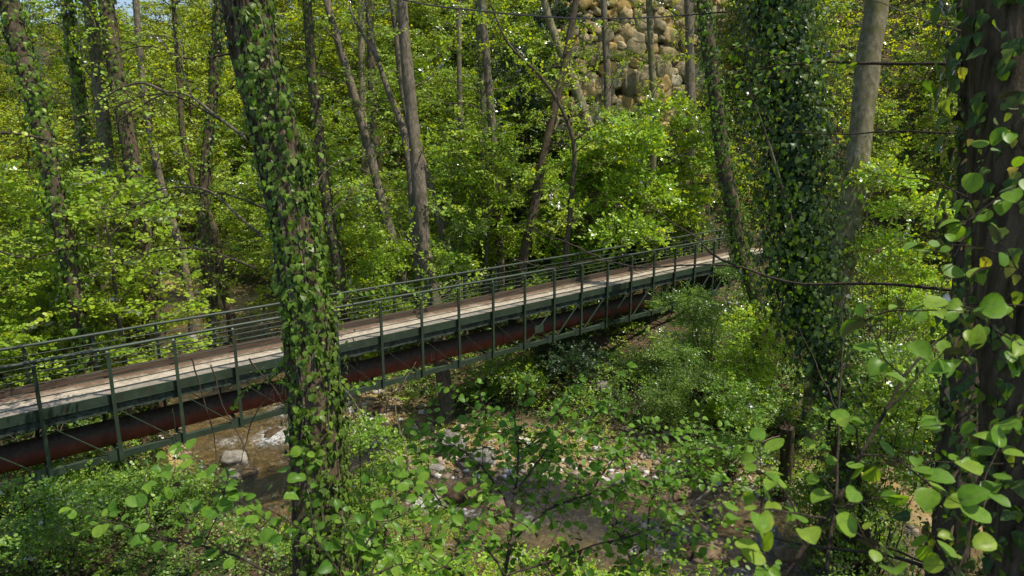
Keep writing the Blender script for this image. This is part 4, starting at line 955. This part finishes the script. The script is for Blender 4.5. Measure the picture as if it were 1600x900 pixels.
for k, (lab, px, py, sz, mt, sk) in enumerate([
 ('rounded pale boulder sitting in the stream left of the big trunk', 367, 735, (.85, .7, .62), G, .3),
 ('flat light rock just below the rounded boulder left of the big trunk', 360, 758, (.85, .6, .35), G, .3),
 ('orange brown rock beside the two pale rocks left of the big trunk', 392, 752, (.7, .5, .25), Tn, .35),
 ('large speckled grey boulder at the foot of the tree behind the footbridge', 707, 705, (1.1, .8, .85), G, .25),
 ('broad white sunlit rock right of the speckled grey boulder', 748, 722, (1.3, .9, .5), G, .3),
 ('smooth dark wet boulder in the water below the white sunlit rock', 733, 792, (1.5, 1.1, .8), Wt, .35),
 ('orange wet slab beside the smooth dark boulder', 768, 800, (1.0, .8, .35), Tn, .4),
 ('small pale rock on the gravel left of the speckled grey boulder', 682, 738, (.5, .4, .3), G, .3),
 ('tan stone on the gravel below the speckled grey boulder', 655, 742, (.6, .45, .3), Tn, .3),
 ('white stone at the upstream tip of the gravel bar under the bridge', 640, 705, (.5, .4, .3), G, .3),
 ('grey boulder half hidden by alder leaves in the middle of the gravel bar', 968, 765, (.8, .6, .5), G, .3),
 ('tan boulder at the shaded edge of the gravel bar', 1065, 782, (.8, .6, .5), Tn, .3),
 ('big flat tan grey boulder cut by the bottom edge of the picture', 1120, 888, (1.5, 1.1, .6), Tn, .35),
 ('pale rounded boulder above the big flat grey one', 1012, 855, (.75, .65, .6), G, .3),
 ('white wedge shaped rock beside the shallow riffle', 1066, 862, (.55, .4, .5), G, .3),
 ('dark wet rock left of the big flat grey boulder', 1072, 884, (.6, .5, .4), Wt, .3),
 ('yellow mossy boulder at the far water edge of the gravel bar', 1112, 825, (.6, .55, .5), Ms, .3),
 ('small white rock in the shallow water right of the wedge shaped rock', 1145, 868, (.5, .35, .22), G, .3),
 ('shadowed grey boulder right of the shallow water', 1200, 862, (.8, .6, .5), G, .3),
 ('flat tan rock right of the shallow water at the bottom', 1232, 888, (.9, .6, .35), Tn, .3),
 ('reddish brown rock in the middle of the shallow water', 1090, 845, (.8, .5, .22), Tn, .3),
 ('pale boulder lying in the upstream water behind the left railings', 350, 545, (1.1, .8, .6), G, .3),
 ('smaller pale boulder in the upstream water near the left railings', 298, 540, (.8, .6, .4), G, .3),
 ('wet brown rock breaking the white riffle under the bridge', 425, 690, (.9, .5, .28), Wt, .4),
 ('grey stone on the dark slope under the bridge truss', 940, 612, (.7, .5, .5), G, .3),
 ('bank boulder beside the roots under the footbridge', 590, 645, (.7, .6, .45), Wt, .3)]):
    boulder(lab, px, py, 0, sz, mt, 50+k, sk)
# fern
def fern(px, py, label):
    p = hit(px, py); z = gz(p[0], p[1]); root = empty('fern', (p[0], p[1], z)); tag(root, label, 'fern')
    for k in range(9):
        a = k*.7+R.rand()*.4; P = np.array([(cos(a)*t*.5, sin(a)*t*.5, .55*sin(t*2.0)+.05) for t in np.linspace(0, 1, 16)]); mb = MB(); mb.tube(P, np.linspace(.005, .001, 16), 4)
        T = norm(np.gradient(P, axis=0)); S = norm(np.cross(T, [0, 0, 1.])); 
        for sd in (-1, 1): leaves(mb, P[1:], S[1:]*sd+T[1:]*.35, np.tile([0, 0, 1.], (15, 1)), .13*np.sin(np.linspace(.5, 3.0, 15))+.015, 'lance')
        mb.obj('frond', L['bright'], root)
fern(345, 800, 'green fern on the bank edge left of the big trunk'); fern(505+130, 640, 'small fern on the leaf strewn bank under the bridge')

# ------------------------------------------------------------------ overhead cable
pc = [(560, -30), (640, 2), (750, 17), (850, 26), (920, 29), (1000, 28), (1070, 24), (1150, 17), (1230, 8), (1320, -14)]
P = smooth_path(np.array([atd(x, y, 12+8*k/9) for k, (x, y) in enumerate(pc)]), 260); mb = MB()
tt = np.linspace(0, 1, 260)*150
for ph in (0, pi*.67, pi*1.33):
    mb.tube(P+np.stack([np.cos(tt+ph)*.010, 0*tt, np.sin(tt+ph)*.010], 1), .0085, 5)
tag(mb.obj('overhead_cable', M['cable']), 'twisted dark overhead cable sagging across the top of the view', 'cable')

# ------------------------------------------------------------------ near branches
def near_branch(name, label, stems, leafsize, spacing, mat=None, kind='round', bark='twig', cat='branch', twigs=.0, lw=1.0, drape=.3, group=None):
    """stems: list of (pixels, range0, range1, width px, leaf from t)"""
    root = None; mbs = MB(); mbl = MB(); org = None; allst = []
    def put_leaves(Q, t0, dens, mbs):
        m = len(Q); T = norm(np.gradient(Q, axis=0)); seg = np.linalg.norm(np.diff(Q, axis=0), axis=1); Lc = np.concatenate([[0], np.cumsum(seg)]); s = Lc[-1]*t0+R.rand()*spacing; sd = 1
        PP, DD, NN = [], [], []
        while s < Lc[-1]:
            k = min(m-1, int(np.searchsorted(Lc, s))); t = T[k]; u = norm(np.array([0, 0, 1.])+R.randn(3)*.3); sv = norm(np.cross(u, t))*sd; d = norm(t*.55+sv+R.randn(3)*.35+np.array([0, 0, -.12]))
            pet = Q[k]+d*leafsize*.22; mbs.tube([Q[k], (Q[k]+pet)/2+[0, 0, .002], pet], .0012, 3, False)
            PP.append(pet); DD.append(d+R.randn(3)*.1-[0, 0, .1]); NN.append(u+R.randn(3)*drape-FW*.25); sd = -sd; s += spacing*R.uniform(.6, 1.4)
        for q in range(2): PP.append(Q[-1]); DD.append(T[-1]+R.randn(3)*.6); NN.append(np.array([0, 0, 1.])+R.randn(3)*.4)
        leaves(mbl, np.array(PP), np.array(DD), np.array(NN), leafsize*(.5+.6*R.rand(len(PP))), kind)
    for st in stems:
        pix, r0, r1, wp, t0 = st[:5]
        P = np.array([atd(x, y, r0+(r1-r0)*k/(len(pix)-1)) for k, (x, y) in enumerate(pix)]); Q = smooth_path(P, 30)
        if org is None: org = P[0].copy()
        mbs = MB(); allst.append(mbs)
        Q = Q+np.cumsum(R.randn(30, 3)*.002, axis=0)*r0*.3
        mbs.tube(Q, np.linspace(wp/2*r0/F, max(.0016, wp*.12*r1/F), 30), 7)
        if t0 < 1: put_leaves(Q, t0, 1, mbs)
        nt_ = int(twigs*np.linalg.norm(np.diff(P, axis=0), axis=1).sum()) if len(st) < 6 else st[5]
        for q in range(nt_):
            k = R.randint(int(30*min(t0, .8)*.8), 29); T = norm(Q[min(29, k+1)]-Q[k-1 if k else 0]); d = norm(T*.7+R.randn(3)*[.7, .7, .35]); ln = R.uniform(.15, .5)*lw
            B2 = [Q[k]]; 
            for z in range(4): d = norm(d+R.randn(3)*.18); B2.append(B2[-1]+d*ln/4)
            Q2 = smooth_path(np.array(B2), 10); mbs.tube(Q2, np.linspace(.0035, .0012, 10), 4)
            if t0 < 1: put_leaves(Q2, .1, 1, mbs)
    root = empty(name, org); tag(root, label, cat, group)
    for mbs in allst: mbs.obj('stem', B[bark], root).location = -Vector(org)
    if mbl.n: mbl.obj('leaves', mat or L['alder'], root).location = -Vector(org)
# spreading young alder below the viewpoint
near_branch('young_alder', 'young alder with round leaves spreading over the gravel bar in the foreground', [
 ([(770, 1010), (785, 900), (800, 800), (806, 720), (800, 650)], 5.2, 6.0, 9, .15),
 ([(790, 900), (740, 830), (690, 790), (640, 770)], 5.3, 5.8, 4, .1), ([(795, 850), (850, 800), (920, 770), (1000, 750), (1080, 745)], 5.3, 6.6, 5, .1),
 ([(800, 800), (760, 740), (715, 700), (670, 665)], 5.6, 6.3, 4, .1), ([(803, 770), (860, 700), (910, 660), (960, 640)], 5.6, 6.8, 4, .1),
 ([(790, 900), (850, 880), (930, 850), (1010, 830), (1060, 800)], 5.2, 6.0, 4, .1), ([(782, 930), (700, 890), (640, 860), (590, 850)], 5.1, 5.3, 4, .1),
 ([(805, 730), (850, 665), (880, 630)], 5.9, 6.5, 3, .1), ([(920, 770), (980, 700), (1040, 680)], 6.2, 7, 3, .1), ([(850, 880), (900, 930), (1000, 900)], 5.2, 5.4, 3, .1),
 ([(690, 790), (660, 730), (690, 690)], 5.6, 6, 3, .1), ([(1000, 750), (1090, 700), (1150, 700)], 6.4, 7, 3, .1), ([(770, 980), (720, 930), (660, 910)], 5, 5.2, 3, .1), ([(830, 700), (780, 660), (740, 640)], 6, 6.4, 3, .1)],
 .074, .038, twigs=11, cat='young tree', lw=1.4)
near_branch('young_alder', 'second young alder fanning out at the bottom right of the gravel bar', [
 ([(1000, 1000), (990, 900), (960, 830), (900, 760), (860, 720)], 6.2, 7.2, 6, .2), ([(990, 900), (1040, 830), (1100, 790), (1180, 770)], 6.3, 7.4, 4, .15),
 ([(1010, 860), (1020, 780), (1050, 710), (1100, 660)], 6.5, 7.8, 4, .15), ([(960, 830), (980, 740), (960, 690)], 6.6, 7.4, 4, .15), ([(1000, 960), (1080, 900), (1150, 880)], 6.1, 6.6, 4, .2)],
 .070, .045, twigs=5.5, cat='young tree', lw=1.5)
near_branch('alder_sprig', 'bright leafy sprig arching up from the bottom edge left of the trunk foot', [
 ([(470, 930), (420, 895), (372, 870), (310, 852), (250, 842), (190, 822), (110, 796)], 2.9, 3.3, 5, .25), ([(400, 885), (410, 840), (396, 800), (368, 762)], 3, 3.2, 3, .2, 3),
 ([(300, 850), (290, 815), (270, 780)], 3.1, 3.2, 3, .2, 1), ([(250, 842), (230, 800), (225, 775)], 3.1, 3.2, 3, .2, 1)], .066, .05, twigs=4.0)
near_branch('alder_sprig', 'cluster of round alder leaves in front of the foot of the big trunk', [
 ([(560, 960), (530, 890), (500, 850), (470, 820), (440, 808)], 3.1, 3.3, 4, .2, 4), ([(545, 920), (570, 850), (600, 820), (640, 800)], 3.1, 3.4, 4, .2, 4), ([(520, 930), (600, 890), (660, 880)], 3., 3.3, 4, .2, 3),
 ([(530, 890), (540, 830), (530, 800)], 3.2, 3.4, 3, .2, 3), ([(560, 960), (620, 930), (700, 880), (720, 850)], 3.2, 3.5, 4, .2, 4)], .064, .042, twigs=4)
near_branch('alder_branch', 'close soft focus branch with large green leaves at the lower right', [
 ([(1215, 930), (1262, 850), (1305, 790), (1345, 710), (1385, 640), (1412, 590), (1450, 545), (1482, 520), (1500, 480), (1512, 440)], 2.3, 2.5, 9, .97, 0),
 ([(1385, 640), (1440, 580), (1470, 555)], 2.3, 2.3, 4, .3, 0), ([(1345, 710), (1335, 670), (1330, 650)], 2.3, 2.2, 4, .3, 0), ([(1482, 520), (1500, 560), (1520, 545)], 2.4, 2.3, 3, .2, 0),
 ([(1290, 810), (1240, 800), (1190, 790), (1150, 800)], 2.2, 2.1, 4, .25, 0), ([(1262, 850), (1230, 770), (1215, 750)], 2.2, 2.2, 4, .2, 0), ([(1300, 790), (1340, 790), (1380, 780)], 2.2, 2.1, 3, .2, 0),
 ([(1440, 1000), (1500, 880), (1520, 800), (1540, 740), (1560, 700)], 2.0, 2.2, 4, .35, 1), ([(1215, 930), (1200, 880), (1190, 860)], 2.1, 2.0, 3, .2, 1), ([(1412, 590), (1380, 560), (1360, 520), (1340, 500)], 2.3, 2.3, 3, .2, 1), ([(1500, 480), (1540, 500), (1580, 560)], 2.4, 2.3, 3, .2, 1), ([(1345, 710), (1400, 720), (1450, 760)], 2.2, 2.2, 3, .2, 1), ([(1420, 930), (1380, 860), (1340, 830)], 2.1, 2.1, 3, .2, 1)], .078, .045)
near_branch('alder_branch', 'leafy twigs hanging before the dark trunk at the right edge', [
 ([(1640, 260), (1590, 290), (1540, 330), (1500, 350)], 2.5, 2.5, 4, .1, 2), ([(1650, 480), (1610, 440), (1580, 400), (1560, 380)], 2.4, 2.4, 4, .1, 2), ([(1650, 600), (1600, 640), (1570, 660)], 2.3, 2.3, 4, .1, 1),
 ([(1640, 700), (1600, 720), (1550, 770)], 2.2, 2.2, 4, .1, 1), ([(1650, 120), (1600, 150), (1570, 210)], 2.6, 2.6, 3, .1, 2)], .075, .07)
near_branch('bare_branch', 'long thin bare branch reaching left across the far end of the railings', [
 ([(1560, 460), (1490, 452), (1400, 442), (1330, 440), (1260, 442), (1210, 432), (1160, 415), (1080, 412), (1000, 414), (930, 404), (860, 415), (800, 400)], 7.5, 11, 6, 1, 0),
 ([(1150, 415), (1110, 395), (1085, 372), (1040, 345), (990, 300)], 8.5, 10, 4, 1, 0), ([(940, 404), (880, 380), (800, 350)], 10.5, 11, 3, 1, 0)], .1, 1, bark='twig')
near_branch('leafy_branch', 'level branch with light leaves crossing the massive ivy tree near the top', [
 ([(1540, 105), (1480, 98), (1420, 98), (1350, 98), (1280, 97), (1230, 100), (1180, 110), (1120, 130)], 6.5, 8, 7, .45, 6), ([(1230, 100), (1190, 80), (1150, 70), (1120, 88)], 7.5, 8.2, 3, .1, 4), ([(1250, 98), (1200, 130), (1170, 160)], 7.6, 8, 3, .2, 3)], .075, .06)
near_branch('leafy_branch', 'thin level branch crossing the pale bare trunk', [
 ([(1540, 205), (1480, 210), (1420, 205), (1370, 207), (1300, 210), (1230, 200), (1200, 170), (1205, 150)], 7, 8.5, 4, .9, 2), ([(1520, 315), (1470, 290), (1420, 278), (1350, 276)], 7, 7.4, 3, .7, 2)], .07, .08)
near_branch('bare_branch', 'pale straight twig slanting down beside the dark trunk at upper right', [
 ([(1570, 62), (1500, 48), (1440, 32), (1380, 10), (1330, -10)], 5, 6, 4, 1, 0), ([(1600, 185), (1530, 180), (1460, 172)], 4.5, 5, 3, 1, 0), ([(1490, 400), (1530, 345), (1560, 300)], 4.4, 4.4, 3, 1, 0)], .1, 1, bark='dry')
near_branch('bare_branch', 'thin upright grey sapling stem on the lower right before the stump slope', [
 ([(1290, 900), (1300, 800), (1306, 700), (1312, 600), (1314, 520), (1310, 470)], 5.2, 6, 7, 1, 0), ([(1300, 790), (1330, 830), (1400, 860), (1480, 890), (1560, 900)], 5, 5.2, 6, 1, 0), ([(1308, 640), (1270, 560), (1240, 500)], 5.5, 6, 3, 1, 0),
 ([(1560, 930), (1400, 870), (1250, 850), (1150, 830)], 4.6, 5.4, 8, 1, 0)], .1, 1)
near_branch('bare_branch', 'dry bare sticks rising from the shrub right of the big trunk', [
 ([(642, 780), (610, 720), (560, 640), (525, 590), (500, 560)], 11.6, 12.6, 4, 1, 0), ([(640, 770), (635, 700), (618, 640), (650, 570)], 11.8, 12.6, 3, 1, 0), ([(655, 740), (600, 700), (540, 705), (505, 706)], 11.5, 12.6, 3, 1, 0), ([(620, 745), (655, 690), (640, 650)], 12, 12.6, 3, 1, 0)], .1, 1, bark='dry')
near_branch('fallen_branch', 'long grey fallen branch curving above the gravel bar at right', [
 ([(1080, 790), (1115, 760), (1150, 725), (1200, 690), (1240, 680)], 19.2, 20.5, 5, 1, 0)], .1, 1, bark='dry')
near_branch('bare_branch', 'tangle of thin drooping twigs hanging below the bridge truss at left', [
 ([(300, 560), (320, 640), (335, 720), (330, 780)], 15, 15.5, 2.5, 1, 0), ([(330, 570), (350, 640), (380, 700), (395, 745)], 15, 15.5, 2.5, 1, 0), ([(440, 590), (390, 660), (370, 720), (350, 745)], 15, 15.5, 2.5, 1, 0), ([(390, 560), (440, 620), (470, 650)], 14.5, 15, 3, 1, 0), ([(270, 640), (280, 700), (300, 760)], 15, 15.5, 2, 1, 0)], .1, 1)
# leafy sprays around the main trunk
near_branch('leafy_branch', 'light green spray reaching right from behind the big trunk over the railings', [
 ([(480, 500), (530, 470), (580, 450), (640, 445)], 10.3, 11, 4, .1, 6), ([(500, 560), (540, 600), (590, 590)], 10.2, 10.8, 3, .1, 4), ([(470, 420), (520, 330), (560, 310), (620, 330)], 11, 13, 4, .3, 8), ([(480, 300), (530, 250), (620, 230)], 12, 14, 4, .3, 8)], .08, .06)
near_branch('leafy_branch', 'small ivy tinted sprig hanging over the deck edge left of the big trunk', [
 ([(445, 575), (410, 600), (385, 612), (375, 640)], 10.6, 11.2, 3, .1, 4)], .075, .05)
near_branch('leafy_branch', 'shaded leafy boughs spreading across the upper left of the view', [
 ([(-60, 215), (0, 210), (60, 217), (130, 240), (190, 260)], 12.5, 14, 7, .05, 16), ([(430, 330), (340, 300), (250, 310), (170, 340), (90, 360)], 12, 14, 4, .1, 18), ([(420, 240), (330, 180), (260, 150), (180, 170), (80, 200)], 12, 14, 4, .2, 22),
 ([(400, 420), (310, 390), (220, 400), (130, 430)], 12.5, 14.5, 4, .1, 16), ([(380, 80), (300, 90), (220, 70), (140, 100)], 12, 14, 4, .1, 16), ([(-40, 380), (50, 400), (120, 380), (200, 395)], 13, 15, 4, .1, 14)], .085, .075, mat=L['canopy'], kind='hex', lw=1.9)
